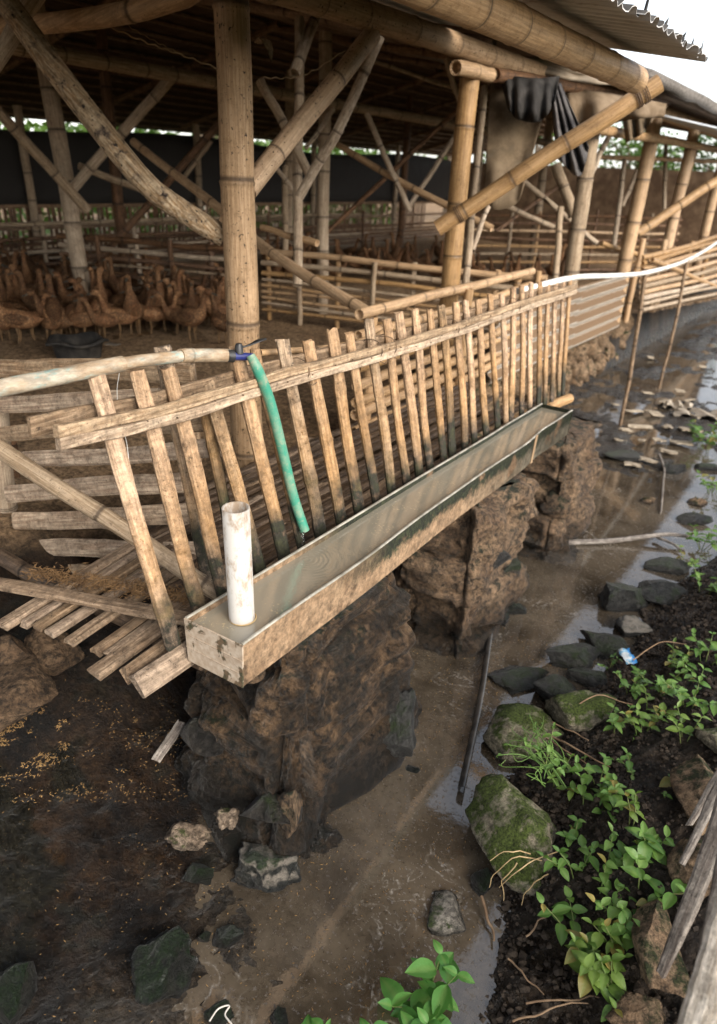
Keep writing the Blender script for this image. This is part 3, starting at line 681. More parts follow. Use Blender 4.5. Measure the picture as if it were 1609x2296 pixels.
VA, VB = at(513, 798, X=-1.38), at(566, 800, X=-1.355)
pole('tap_collar', [VA-(VB-VA)*.06, VA+(VB-VA)*.2], .0175, M_black, root, node=0, wob=0, n=18)
tp = pole('tap_body', [VA, VA.lerp(VB, .4), VB], .0125, M_blue, root, r2=.0105, node=.012, wob=0, n=16, swell=1.22)
hd = VA.lerp(VB, .45); obj('tap_stem', *sweep([hd+Vector((0, 0, .008)), hd+Vector((0, 0, .030)), hd+Vector((0, .0, .036))], [.0125, .011, .008], 10), M_black, tp)
ha, hb = hd+Vector((0, 0, .024)), at(597, 760, X=-1.345)
v, f = sweep(spline([ha, ha.lerp(hb, .35)+Vector((0, 0, -.002)), ha.lerp(hb, .75)+Vector((0, 0, .002)), hb], 12), [(.003, .004)]*4+[(.003, .006)]*2+[(.003, .011), (.003, .012), (.003, .0115), (.003, .010), (.003, .008), (.003, .004)], 10, True, None, 0, upv=(0, 0, 1)); obj('tap_handle', v, f, M_black, tp)
t = NT('green_hose'); c = t.coord('Object', rnd=False); n1 = t.noise(c, 22, 5, .65); n2 = t.noise(c, 90, 4)
k = t.mix(t.ramp(n1, .42, .68), (.035, .22, .145), (.20, .27, .19)); k = t.mix(t.math('MULTIPLY', t.ramp(n2, .58, .7), .6), k, (.33, .27, .19)); t.bump(n2, .15, .002); M_hose = t.fin(k, .5, .4)
HP = spline([at(562, 797, X=-1.345), at(578, 828, X=-1.325), at(606, 900, X=-1.31), at(634, 1010, X=-1.285), at(658, 1110, X=-1.26), at(684, 1190, X=-1.225)], 40)
v, f = sweep(HP, [.0125+.003*min(1, i/8) for i in range(40)], 16, True, None, .75); tag(obj('green_hose', v, f, M_hose), 'faded green hose hanging from the tap down to the trough', 'hose')
t = NT('clear_water'); t.set(t.b.inputs['Transmission Weight'], 1.0); M_clear = t.fin((1, 1, 1), .02, .5); t.b.inputs['IOR'].default_value = 1.33
mb = MB()
for i, (px, py, r_) in enumerate([(681, 1196, .0035), (680, 1204, .0028), (681, 1211, .0035), (679, 1218, .003), (677, 1228, .0022), (680, 1236, .0032), (678, 1246, .0024), (676, 1203, .0018)]):
    p = at(px, py, X=-1.195); n_ = 8
    for j in range(7):
        a = math.pi*j/6
        for k_ in range(n_): mb.v.append(p+Vector((r_*math.sin(a)*math.cos(k_*.785), r_*math.sin(a)*math.sin(k_*.785), 1.7*r_*math.cos(a)))); mb.a.append(0)
    o_ = len(mb.v)-7*n_
    for j in range(6):
        for k_ in range(n_): mb.f.append((o_+j*n_+k_, o_+(j+1)*n_+k_, o_+(j+1)*n_+(k_+1) % n_, o_+j*n_+(k_+1) % n_))
tag(mb.build('water_drip', M_clear), 'thin string of water drops falling from the hose end', 'water drops')

# far pipe on two stakes
WP = [at(583, 791, X=-1.46), at(774, 776, X=-1.48), at(900, 722, X=-1.45), at(1060, 680, X=-1.44), at(1180, 648, X=-1.42), at(1290, 622, X=-1.40), at(1380, 618, X=-1.42), at(1450, 611, X=-1.42), at(1530, 588, X=-1.46), at(1590, 556, X=-1.6), at(1640, 520, X=-1.8)]
t = NT('white_pipe_far'); c = t.coord('Object'); n1 = t.noise(c, 6, 4); M_wp = t.fin(t.mix(t.ramp(n1, .5, .7), (.72, .70, .66), (.50, .42, .33)), .45, .4)
P_ = spline(WP, 90); v, f = sweep(P_[34:], .0165, 12, True, None, .8); tag(obj('white_pipe', v, f, M_wp), 'white plastic pipe curving away from the slat fence over two stakes', 'pipe')
pole('cane', [WP[0], WP[1], at(880, 735, X=-1.46)], .011, M_bam, FN, node=.25, n=10)
for (a, b, r_, lab) in (((1447, 612), (1392, 950), .016, 'two-tone stick propping the white pipe, nearer of the two'), ((1541, 588), (1480, 866), .015, 'dark thin stick propping the white pipe, farther of the two')):
    base = at(*b, z=.02); top = at(*a, X=-1.43 if a[0] < 1500 else -1.47)
    tag(pole('stake', [base-Vector((0, 0, .06)), base.lerp(top, .5)+Vector((.01, .02, 0)), top+Vector((0, 0, .03))], r_, M_stake, None, node=.3, n=10), lab, 'stake')

# ------------------------------------------------------------------ split bamboo side fence (left)
SF = thing('split_rail_fence', 'side fence of broad split bamboo rails tied to a post at the left', 'fence', at(20, 1290, z=.74))
YF = 1.22
RL = [(-60, 822, 432, 842, 36), (-60, 908, 470, 885, 34), (-60, 978, 474, 946, 32), (30, 1032, 490, 1003, 32), (18, 1108, 412, 1082, 36), (32, 1168, 436, 1150, 36), (45, 1230, 452, 1236, 34), (68, 1279, 425, 1293, 36)]
def yline(px): return YF-.0*px
for i, (x0, y0, x1, y1, w) in enumerate(RL):
    a, b = at(x0, y0, Y=1.16), at(x1, y1, Y=1.30)
    wm = px2m(w, (a+b)/2)*1.18
    slat('rail', [a, a.lerp(b, .5)+Vector((0, 0, .006*(-1)**i)), b], wm, .02, M_split, SF, face=(.15, -1, .25), seed=300+i, nodes=3, rag=.08)
pole('post', [at(30, 1295, Y=1.22)-Vector((0, 0, .1)), at(-14, 880, Y=1.20)], .042, M_bamgrey, SF, node=.3)
pole('post', [at(60, 1250, Y=1.38), at(20, 960, Y=1.36)], .02, M_old, SF)
pole('post', [at(455, 1290, Y=1.36), at(418, 815, Y=1.34)], .026, M_slatd, SF)
a, b = at(-30, 985, t=1.92), at(492, 1332, z=.775)
tag(pole('bamboo_prop', [a, a.lerp(b, .5), b], .0255, M_bamgrey, None, node=.42, wob=.003, n=18), 'thick bamboo pole slanting down across the side fence to the trough', 'pole')

# ------------------------------------------------------------------ the shed
SH = thing('bamboo_shed', 'open-sided bamboo duck shed with crossing braces and a low corrugated roof', 'shed', (-2.05, 2.06, .65))
XP = -2.04
def vpost(x, y, zt, r_, m, zb=.6, lean=(0, 0), node=.34, r2=None): return pole('post', [(x, y, zb), (x+lean[0], y+lean[1], zt)], r_, m, SH, r2=r2, node=node, wob=.004)
vpost(XP, 2.06, 2.56, .071, M_post, node=.5, lean=(0, -.02), r2=.060)
vpost(-2.05, 3.82, 2.36, .058, M_bam, r2=.053, lean=(0, -.01)); vpost(-2.05, 5.95, 2.45, .062, M_bamgrey, lean=(0, -.12)); vpost(-2.05, 7.46, 2.45, .066, M_bam); vpost(-2.05, 9.05, 2.5, .062, M_bam); vpost(-2.05, 11.0, 2.5, .062, M_bam)
p_ = at(172, 500, X=-5.6); vpost(-5.6, p_.y, 3.0, .068, M_bamgrey, lean=(-.1, -.05))
for y in (.2, 5.3, 7.8, 10.3): vpost(-4.2, y, 2.9, .055, M_bamgrey, lean=(-.05, .03))
for y in (1.5, 4.5, 7.0, 9.6, 12): vpost(-6.1, y, 2.9, .05, M_old if y in (4.5, 9.6) else M_bamgrey)
for y in (2.2, 4.7, 7.2, 9.7, 12.2, 14.5): vpost(-7.93, y, 2.35, .045, M_bamgrey)
pole('beam', [(-2.03, -1.0, 2.475), (-2.03, 1.6, 2.468), (-2.03, 3.2, 2.482), (-2.03, 5.2, 2.48)], .052, M_post, SH, node=.42, n=20)
pole('beam', [(-2.06, 5.0, 2.5), (-2.06, 13, 2.5)], .06, M_bam, SH, node=.4)
pole('purlin', [(-1.10, -.6, 2.315), (-1.10, 1.7, 2.315), (-1.10, 3.58, 2.308)], .056, M_bam, SH, node=.33, n=22, r2=.052, swell=1.05)
pole('corbel', [at(1022, 152, X=-2.0), at(1125, 170, X=-2.0)], .035, M_bam, SH, node=.2)
pole('corbel', [at(1110, 168, X=-1.98), at(1500, 226, X=-2.0)], .035, M_old, SH, node=.3)
a, b = at(981, 512, t=3.55), at(1480, 186, X=-1.06)
OUT = (a, b)
pole('outrigger', [a, b], .040, M_bam, SH, node=.30, n=18, r2=.042)
pole('beam', [at(-60, 66, Y=1.98), at(420, -8, Y=1.98), (-1.9, 1.98, 2.70)], .036, M_bam, SH, node=.4)
pole('beam', [(-4.2, -1, 2.44), (-4.2, 4.0, 2.41), (-4.2, 11.5, 2.34)], .042, M_bamgrey, SH)
pole('beam', [(-6.1, -1, 2.62), (-6.1, 13, 2.6)], .04, M_old, SH)
def br(pts, wpx, m, node=.35, name='brace'):
    P = [at(x, y, t=d) for x, y, d in pts]; r_ = px2m(wpx, P[len(P)//2])/2*.86
    return pole(name, P, r_, m, SH, node=node, wob=.004, n=12)
br([(-10, -30, 2.42), (150, 188, 2.48), (305, 390, 2.55), (400, 468, 2.62), (503, 530, 2.70)], 60, M_dusty, 0)
br([(-25, 160, 2.6), (95, -30, 2.55)], 42, M_bamgrey)
br([(556, 425, 2.62), (836, 76, 2.92)], 48, M_post, .5)
br([(852, 82, 3.5), (770, 265, 3.62), (731, 340, 3.7), (672, 440, 3.85)], 26, M_bamgrey, .3)
br([(583, 180, 3.9), (640, 285, 3.95), (697, 395, 4.0)], 24, M_bamgrey, .4)
br([(672, 40, 4.1), (668, 640, 4.1)], 25, M_bamgrey, .5, 'post')
br([(712, 25, 4.2), (660, 165, 4.0)], 30, M_bamgrey)
br([(300, 318, 5.2), (495, 472, 4.5), (600, 560, 4.0), (838, 708, 3.3)], 26, M_bam, .4)
br([(588, 510, 4.3), (712, 545, 4.05)], 18, M_bam)
br([(-20, 230, 4.6), (197, 472, 5.3)], 25, M_bamgrey)
br([(398, 158, 5.0), (152, 435, 5.3)], 26, M_bamgrey)
br([(178, 372, 5.4), (348, 437, 5.9)], 17, M_bamgrey)
br([(520, 245, 6.0), (225, 580, 6.6)], 18, M_old)
br([(474, 315, 6.8), (408, 405, 7)], 12, M_bamgrey)
br([(716, 298, 6.2), (860, 385, 6.0), (1104, 512, 5.6)], 17, M_bam)
br([(823, 255, 5.8), (920, 475, 6.0)], 15, M_bamgrey)
br([(1035, 240, 6.2), (716, 536, 6.6)], 12, M_old)
br([(1025, 298, 6.4), (920, 460, 6.6)], 13, M_bamgrey)
br([(1001, 130, 4.8), (1034, 240, 5.0)], 14, M_bamgrey)
br([(839, 137, 5.6), (1022, 199, 6.0)], 9, M_bamgrey)
br([(640, 372, 6.0), (640, 590, 6.0)], 15, M_bamgrey, name='post')
br([(612, 365, 5.6), (656, 422, 5.8)], 11, M_bamgrey)
br([(686, 333, 5.8), (750, 244, 5.8)], 12, M_bamgrey)
br([(1086, 195, 4.4), (1044, 640, 4.4)], 19, M_bamgrey, name='post')
br([(1127, 380, 4.6), (1060, 560, 4.6)], 13, M_bamgrey)
br([(1247, 368, 5.6), (1287, 485, 5.7)], 27, M_bamgrey)
br([(1371, 294, 5.6), (1325, 392, 5.7)], 14, M_bamgrey)
br([(1258, 465, 6.2), (1245, 640, 6.2)], 17, M_bamgrey, name='post')
br([(1625, 394, 7.2), (1430, 522, 7.4)], 23, M_bam)
br([(1563, 338, 8.6), (1530, 440, 8.6)], 9, M_bam)
br([(1340, 352, 8.2), (1640, 363, 9.6)], 10, M_bam)
br([(1402, 358, 7.8), (1376, 560, 7.8)], 13, M_bamgrey, name='post')
br([(1430, 382, 7.8), (1396, 462, 7.8)], 11, M_bamgrey)
br([(1494, 310, 9), (1490, 470, 9)], 10, M_bamgrey, name='post')
br([(1173, 404, 6.4), (1340, 546, 6.4)], 13, M_bamgrey)
br([(1100, 446, 6.6), (1243, 509, 6.8)], 13, M_bamgrey)
br([(1250, 420, 7.2), (1112, 518, 7.2)], 10, M_old)
br([(497, 500, 3.1), (515, 450, 3.0)], 14, M_bam)
for u_, r_, nn in ((.93, .043, 'lashing'), (.90, .043, 'lashing'), (.10, .042, 'lashing')):
    c_ = OUT[0].lerp(OUT[1], u_); ax = (OUT[1]-OUT[0]).normalized(); e1 = ax.cross(Vector((0, 0, 1))).normalized(); e2 = ax.cross(e1)
    for k_ in range(3): obj(nn, *sweep([c_+ax*(.009*k_)+e1*(r_*1.06*math.cos(a_))+e2*(r_*1.06*math.sin(a_)) for a_ in np.linspace(0, 6.2832, 25)], .0022, 5), M_wire, SH)
# roof: corrugated eave sheets, thatch-brown inner planes with battens
def corrug(name, o, ud, vd, ul, vl, pitch, amp, m, parent, nrm, th=.006, edge=None, nv=3, torn=0):
    mb = MB(); q = random.Random(hash(name) % 999+int(o[1]*100)); nu = int(ul/pitch*8)+1; ud, vd, nrm = Vector(ud), Vector(vd), Vector(nrm); o = Vector(o); G = []
    for lay in (0, 1):
        for j in range(nv):
            for i in range(nu):
                u = i/(nu-1)*ul; w = math.sin(2*math.pi*u/pitch)*amp
                vv = vl*j/(nv-1)
                if torn and j == nv-1: vv += torn*mnoise.noise(Vector((u*7, o[1], 0)))+torn*.5*mnoise.noise(Vector((u*31, o[1], 0)))
                mb.v.append(o+ud*u+vd*vv+nrm*(w-lay*th)); mb.a.append(0)
    S = nu*nv
    for j in range(nv-1):
        for i in range(nu-1):
            a_ = j*nu+i; mb.f.append((a_, a_+1, a_+nu+1, a_+nu)); mb.f.append((S+a_, S+a_+nu, S+a_+nu+1, S+a_+1))
    for i in range(nu-1):
        for j in (0, nv-1): a_ = j*nu+i; mb.f.append((a_, a_+1, S+a_+1, S+a_))
    for j in range(nv-1):
        for i in (0, nu-1): a_ = j*nu+i; mb.f.append((a_, a_+nu, S+a_+nu, S+a_))
    if torn:                                   # burst tongues of metal standing up along the torn lower edge
        kx = .04
        while kx < ul-.03:
            b0 = o+ud*kx+vd*(vl-.012)+nrm*.0; hgt = q.uniform(.02, .065); ww = q.uniform(.006, .014)
            tipp = b0+Vector((q.uniform(-.005, .02), q.uniform(-.01, .012), hgt)); s = vd*.003
            mb.add([b0-ud*ww-s, b0+ud*ww-s, b0+ud*ww+s, b0-ud*ww+s, b0+ud*ww*.2+Vector((0, 0, hgt*.55))-s, tipp], [(0, 1, 4), (1, 2, 5, 4), (2, 3, 5), (3, 0, 4, 5), (0, 3, 2, 1)])
            kx += q.uniform(.13, .3)
    o_ = mb.build(name, m, parent, None, False)
    if torn:
        o_.data.materials.append(M_corrtop); o_.data.polygons.foreach_set('material_index', [1 if (min(p.vertices) < S and max(p.vertices) < S) or min(p.vertices) >= 2*S else 0 for p in o_.data.polygons])
    return o_
t = NT('corrugated_grey'); c = t.coord('Object', (.25, 1, 1), rnd=False); n1 = t.noise(c, 9, 5, .65); n2 = t.noise(c, 40, 4, .6)
k = t.mix(t.ramp(n1, .35, .65), (.42, .41, .40), (.60, .585, .57)); k = t.mix(t.math('MULTIPLY', t.ramp(n2, .58, .7), .5), k, (.19, .13, .085)); t.bump(n2, .15, .004); M_corr = t.fin(k, .6, .35, .15)
M_corrtop = m_simple('corrugated_grime_silhouette', (.04, .037, .034), (.10, .092, .084), 12, .85, .2)  # roof grime, with the tongues' silhouette darkness put into the colour
sl = .158; nv_ = Vector((sl, 0, 1)).normalized(); vd_ = Vector((1, 0, -sl)).normalized()
yy = -1.0; i = 0
while yy < 3.40:
    L = min(.92, 3.45-yy); x0 = -2.75; z0 = 2.545+(-2.05-x0)*sl+.004*(i % 2)+.012
    corrug('roof_sheet', (x0, yy, z0), (0, 1, 0), vd_, L, (1.95+rng.uniform(-.02, .02))/vd_.x, .076, .011, M_corr, SH, nv_, .003, torn=.035, nv=4); yy += .88; i += 1
t = NT('roof_thatch'); c = t.coord('Object', (1, .2, 1), rnd=False); n1 = t.noise(c, 30, 5, .7); n2 = t.noise(c, 4, 4)
k = t.mix(t.ramp(n1, .35, .65), (.06, .04, .027), (.16, .11, .072)); t.bump(n1, .6, .02); M_thatch = t.fin(k, .95, .15)
def slab(name, P, th, m, parent):             # P = four corners, thickness upward
    v = [Vector(p) for p in P]; v += [p+Vector((0, 0, th)) for p in v]
    return obj(name, v, [(0, 1, 2, 3), (7, 6, 5, 4), (0, 4, 5, 1), (1, 5, 6, 2), (2, 6, 7, 3), (3, 7, 4, 0)], m, parent, None, False)
ZR = 2.60+2.6*.16
XR, ZRG = -5.1, 3.12
slab('thatch', [(-2.70, -2, 2.68), (-2.70, 3.5, 2.68), (XR, 3.5, ZRG), (XR, -2, ZRG)], .08, M_thatch, SH)
slab('thatch', [(-1.75, 3.5, 2.535), (-1.75, 13.5, 2.54), (XR, 13.5, ZRG), (XR, 3.5, ZRG)], .08, M_thatch, SH)
slab('thatch', [(XR, -2, ZRG), (XR, 16, ZRG), (-8.6, 16, 2.26), (-8.6, -2, 2.26)], .08, M_thatch, SH)
q = random.Random(9)
for i in range(15):                            # battens under the far slope
    u = (i+.5)/15; x = XR+(-8.5-XR)*u; z = ZRG+(2.28-ZRG)*u-.018
    strip('batten', [(x, -2, z), (x, 7, z-.01*q.random()), (x, 16, z)], .022, .045, M_batten, SH, N=8, seed=i)
for i in range(14):
    u = (i+.5)/14; x = -2.45+(XR+2.45)*u; z = 2.645+(ZRG-2.645)*u-.02
    strip('batten', [(x, -2, z), (x, 6, z-.01*q.random()), (x, 13.4, z)], .022, .045, M_batten, SH, N=8, seed=i+30)
for i in range(10):
    y = -.6+1.55*i; pole('rafter', [(XR+.1, y, ZRG-.08), (-8.2, y+.05, 2.30)], .03, M_batten, SH); pole('rafter', [(-2.05, y, 2.55), (XR-.1, y+.05, ZRG-.08)], .03, M_batten, SH)
# thatched eave farther along and a pale sheet below it
t = NT('grey_thatch'); c = t.coord('Object', (.3, 1, 1), rnd=False); n1 = t.noise(c, 45, 5, .7); k = t.mix(t.ramp(n1, .35, .65), (.09, .08, .075), (.27, .24, .21)); t.bump(n1, .8, .03); M_gth = t.fin(k, .95, .15)
a, b = at(1470, 178, X=-1.6), at(1640, 290, X=-1.6)
mb = MB()
for j in range(40):
    for i in range(10):
        x = -1.6-.22*i; y = a.y+(14-a.y)*j/39; z = a.z+.11+.02*i+.03*mnoise.noise(Vector((x*6, y*3, 0)))-(.06 if i == 0 else 0); mb.v.append(Vector((x+.04*mnoise.noise(Vector((y*5, x, 3))), y, z))); mb.a.append(0)
for j in range(39):
    for i in range(9): q_ = j*10+i; mb.f.append((q_, q_+1, q_+11, q_+10))
th_ = mb.build('eave_thatch', M_gth, SH); mod = th_.modifiers.new('thick', 'SOLIDIFY'); mod.thickness = .07; mod.offset = 1
M_pale = m_simple('pale_sheet', (.50, .52, .55), (.62, .63, .64), 8, .5, .05, .4)
a, b = at(1500, 262, X=-1.75), at(1640, 335, X=-1.75)
corrug('awning_sheet', (-1.9, a.y, a.z+.03), (0, 1, 0), Vector((1, 0, -.2)).normalized(), 5.0, .55, .076, .010, M_pale, SH, Vector((.2, 0, 1)).normalized(), .004)
pole('purlin', [at(1340, 290, X=-1.95), (-1.95, 13, 2.36)], .035, M_bam, SH)
# far wall: black tarpaulin above, upright bamboo laths, flat rails below
t = NT('black_tarpaulin'); c = t.coord('Object', rnd=False); n1 = t.noise(c, 2.5, 4); t.bump(n1, .5, .08); M_tarp = t.fin((.030, .027, .025), .75, .2)
mb = MB()
for j in range(7):
    for i in range(60):
        y = -1+16*i/59; z = 1.36+.80*j/6 + (.05*math.sin(y*1.1) if j == 6 else 0); mb.v.append(Vector((-8.0+.04*mnoise.noise(Vector((y*1.3, z*2, 0))), y, z))); mb.a.append(0)
for j in range(6):
    for i in range(59): q_ = j*60+i; mb.f.append((q_, q_+1, q_+61, q_+60))
tp_ = mb.build('tarpaulin', M_tarp, SH); md = tp_.modifiers.new('thick', 'SOLIDIFY'); md.thickness = .004
q = random.Random(21); y = -.5; lm = []
for i in range(4):
    mb = MB(); w = .014+.005*i; v, f = sweep([(0, 0, 0), (.004*(i-1), .004, .25), (0, 0, .5)], [(.005, w)]*3, 6); lm.append(mesh('lath', v, f, M_old, True, {'node': [0]*len(v)}))
while y < 13.5:
    inst('lath', q.choice(lm), SH, Matrix.Translation((-8.02, y, .90+q.uniform(-.03, .03))) @ Matrix.Rotation(q.uniform(-.05, .05), 4, 'X')); y += q.uniform(.05, .085)
for z in (1.36, 1.13): strip('lath_rail', [(-7.98, -1, z), (-7.98, 6, z), (-7.98, 15, z)], .04, .02, M_batten, SH, N=8, seed=int(z*100))
for i, z in enumerate((.70, .77, .83, .89, .96)): strip('wall_rail', [(-7.9, -1, z), (-7.9, 6, z+.01), (-7.9, 15, z)], .04, .03, M_old, SH, N=8, seed=int(z*100))
# end wall far behind
slab('end_wall', [(-8.0, 14.6, .6), (-2.1, 14.6, .6), (-2.1, 14.66, .6), (-8.0, 14.66, .6)], 1.55, m_simple('woven_wall', (.10, .06, .035), (.19, .125, .075), 6, .9, .2), SH)
# ------------------------------------------------------------------ pens inside the shed
def pen(label, P0, P1, rails, posts, mat_, name='pen_fence', zb=.65, prm=None, h=.6, postr=.022):
    P0, P1 = Vector(P0), Vector(P1); q = random.Random(int(P0.x*100)); root = thing(name, label, 'fence', ((P0.x+P1.x)/2, (P0.y+P1.y)/2, zb))
    nrm = (P1-P0).cross(Vector((0, 0, 1))).normalized()
    for (z, r_) in rails:
        a = P0+Vector((0, 0, z-zb)); b = P1+Vector((0, 0, z-zb)); j = lambda: Vector((0, 0, q.uniform(-.012, .012)))
        pole('rail', [a+j(), a.lerp(b, .35)+j(), a.lerp(b, .7)+j(), b+j()], r_, q.choice(mat_), root, node=.4, n=10, wob=.006)
    for i in range(posts):
        p = P0.lerp(P1, (i+.15)/(posts-.7))-nrm*.03*(-1)**i; pole('post', [p, p+Vector((q.uniform(-.02, .02), 0, h+q.uniform(0, .06)))], postr, q.choice(mat_), root, node=.3, n=10)
    return root
RLS = [(1.22, .026), (1.135, .022), (1.06, .020), (.995, .013), (.945, .013), (.895, .013), (.845, .013), (.795, .014), (.74, .014)]
pen('low brown rail fence behind the crowd of ducks left of the main post', at(150, 668, z=.65), at(575, 712, z=.65), RLS, 6, [M_old, M_old, M_bamgrey], h=.58)
pen('low bamboo rail fence right of the main post', at(590, 716, z=.65), at(1200, 795, z=.65), RLS, 8, [M_bam, M_bam, M_bamgrey], h=.58)
a, b = at(845, 930, z=.66), Vector((-1.98, 4.9, .66)); a = Vector((-1.86, 2.62, .66))
rt_ = pen('stack of thick bamboo rails standing just behind the slat fence', a, b, [(1.30, .026), (1.20, .024), (1.12, .024), (1.04, .026), (.96, .026), (.88, .026), (.80, .028), (.73, .026)], 3, [M_bam], h=.6, postr=.028)
a, b = at(1050, 622, z=.65), at(1500, 618, z=.65)
pen('far bamboo rail fence beyond the second post', a, b, [(.65+.10*i, .02) for i in range(1, 9)], 8, [M_bam, M_bamgrey, M_old], h=.85)
pen('rail fence along the far left wall behind the ducks', (-7.3, 2.0, .65), (-7.0, 10, .65), [(1.25, .022), (1.1, .02), (.97, .02), (.84, .02)], 8, [M_old, M_bamgrey], h=.65)
# right-hand pen built out over the channel
RP_ = thing('overhanging_pen', 'bamboo pen of slanting rails built out over the channel at the right', 'pen', (-1.9, 9.5, .7))
q = random.Random(31)
for i in range(10):
    a = at(1440, 578+13*i, X=-1.93+.01*i); b = at(1640, 520+14.5*i, X=-1.93+.01*i)
    pole('rail', [a, a.lerp(b, .5)+Vector((0, 0, q.uniform(-.02, .02))), b], .026 if i < 8 else .02, q.choice([M_bam, M_bam, M_bamgrey]), RP_, node=.4, n=10)
for px in (1452, 1500, 1560, 1600):
    a = at(px, 560, X=-1.9); pole('post', [Vector((a.x-.06, a.y, .60)), Vector((a.x-.06, a.y, a.z+.1))], .028, M_bam, RP_, n=10)
pole('brace', [at(1462, 582, X=-1.86), at(1640, 655, X=-1.86)], .026, M_bam, RP_); pole('brace', [at(1290+60, 545, X=-2.3), at(1440, 575, X=-2.0)], .024, M_bam, RP_)
a, b = at(1440, 700, X=-1.9), at(1640, 662, X=-1.9); n_ = 34
for i in range(n_): p = a.lerp(b, i/(n_-1)); slat('deck_slat', [p+Vector((-.6, 0, .0)), p+Vector((q.uniform(0, .05), 0, 0))], .035, .03, M_stake, RP_, face=(0, 0, 1), seed=i, nodes=0)
# corrugated sheets on edge at the fence end
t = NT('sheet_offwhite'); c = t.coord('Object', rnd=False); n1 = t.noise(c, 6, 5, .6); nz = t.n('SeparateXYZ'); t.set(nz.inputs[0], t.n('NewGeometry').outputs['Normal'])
k = t.mix(t.ramp(n1, .35, .65), (.34, .29, .235), (.48, .43, .37)); k = t.mix(t.ramp(t.math('ADD', nz.outputs[2], t.math('MULTIPLY', t.math('SUBTRACT', n1, .5), .8)), -.15, .35), k, (.15, .095, .055)); M_sheet = t.fin(k, .85, .2)   # shade stripes of the ribs put into the colour, brown on up-facing sides
CS = thing('corrugated_panel', 'off-white corrugated sheets standing on edge past the slat fence', 'corrugated sheet', (-2.0, 6.4, .6))
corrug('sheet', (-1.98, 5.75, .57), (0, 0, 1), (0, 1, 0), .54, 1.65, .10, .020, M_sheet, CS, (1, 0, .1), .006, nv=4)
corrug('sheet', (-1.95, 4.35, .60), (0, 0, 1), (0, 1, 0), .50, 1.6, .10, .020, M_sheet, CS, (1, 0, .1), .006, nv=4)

# ------------------------------------------------------------------ hanging cloths, twine
def cloth(name, label, top, bot, m, depth, fold=.05, nf=5, N=26, seed=1, sag=0, cat='cloth'):
    tpx = spline([Vector((x, y, 0)) for x, y in top], N); bpx = spline([Vector((x, y, 0)) for x, y in bot], N); v = []; f = []; K = 16
    for j in range(K):
        u = j/(K-1)
        for i in range(N):
            p = tpx[i].lerp(bpx[i], u); s = i/(N-1)
            t_ = depth+fold*math.sin(s*nf*6.28+seed+u*1.3)*(.35+.65*u)+.03*mnoise.noise(Vector((s*4, u*3, seed)))-sag*math.sin(u*math.pi)*math.sin(s*math.pi)
            v.append(at(p.x, p.y, t=t_))
    for j in range(K-1):
        for i in range(N-1): f.append((j*N+i, j*N+i+1, (j+1)*N+i+1, (j+1)*N+i))
    o = obj(name, v, f, m); md = o.modifiers.new('thick', 'SOLIDIFY'); md.thickness = .003
    return tag(o, label, cat)
def m_cloth(name, a, b, alpha=1.0, rough=.9):
    t = NT(name); c = t.coord('Object', rnd=False); n1 = t.noise(c, 9, 5, .6); n2 = t.noise(c, 120, 2); t.bump(n2, .3, .003)
    m = t.fin(t.mix(t.ramp(n1, .35, .65), a, b), rough, .15)
    if alpha < 1: t.set(t.b.inputs['Alpha'], t.ramp(n1, .4, .6, alpha-.1, alpha+.12))
    return m
M_burlap = m_cloth('burlap', (.13, .09, .055), (.22, .16, .105)); M_net = m_cloth('brown_netting', (.10, .07, .042), (.17, .125, .08), .95); M_sack = m_cloth('black_sack', (.012, .011, .010), (.045, .04, .036)); M_bsack = m_cloth('blue_black_sheet', (.025, .023, .024), (.11, .098, .09), 1, .7)
cloth('netting', 'brown see-through netting hanging beside the second post', [(1100, 182), (1140, 184), (1185, 180), (1240, 182)], [(1086, 440), (1110, 470), (1160, 455), (1180, 400)], M_net, 3.95, .025, 1.5, cat='netting')
cloth('black_sack', 'black sack hanging open from the beam end', [(1122, 168), (1160, 172), (1210, 176), (1256, 170)], [(1140, 245), (1165, 268), (1215, 270), (1246, 225)], M_sack, 3.80, .045, 4.3, sag=.08, cat='sack')
cloth('blue_black_sheet', 'dark blue plastic sheet dangling below the black sack', [(1232, 182), (1245, 190), (1258, 186)], [(1250, 355), (1300, 395), (1322, 330)], M_bsack, 3.84, .045, 3.2, cat='plastic sheet')
cloth('burlap', 'brown burlap draped along the eave beside the black sack', [(1252, 190), (1300, 200), (1380, 212), (1495, 232)], [(1262, 292), (1310, 300), (1400, 270), (1490, 262)], M_burlap, 4.6, .10, 3, sag=.1)
cloth('burlap', 'drooping end of burlap hanging under the eave at the right', [(1390, 225), (1430, 232), (1498, 238)], [(1405, 320), (1440, 300), (1470, 262)], M_net, 5.2, .07, 3)
M_fib = m_cloth('fibre_mat', (.17, .13, .09), (.27, .22, .165))
cloth('fibre_mat', 'faded fibre mat tucked between the eave purlin and the beam', [(1150, 132), (1220, 128), (1290, 150), (1330, 160)], [(1165, 160), (1230, 168), (1300, 185), (1400, 192)], M_fib, 4.15, .02, 3, cat='mat')
M_twine = m_simple('twine', (.28, .19, .11), (.40, .29, .18), 40, .9)
for pts, lab, w in (([(235, 55, 2.8), (330, 95, 2.8), (400, 120, 2.82), (491, 154, 2.86)], 'twine stretched from the upper left beam to the main post', .0032), ([(262, 42, 2.8), (340, 88, 2.81), (420, 127, 2.83)], 'thin loose twine above the stretched twine', .0018),
                    ([(588, 174, 2.9), (650, 174, 3.0), (700, 160, 3.1), (775, 112, 3.2)], 'twine tying the main post to the right hand brace', .0025)):
    P = spline([at(x, y, t=d) for x, y, d in pts], 30); P = [p+Vector((0, 0, .004*math.sin(i*1.7))) for i, p in enumerate(P)]
    tag(obj('twine', *sweep(P, w, 6), M_twine), lab, 'twine')
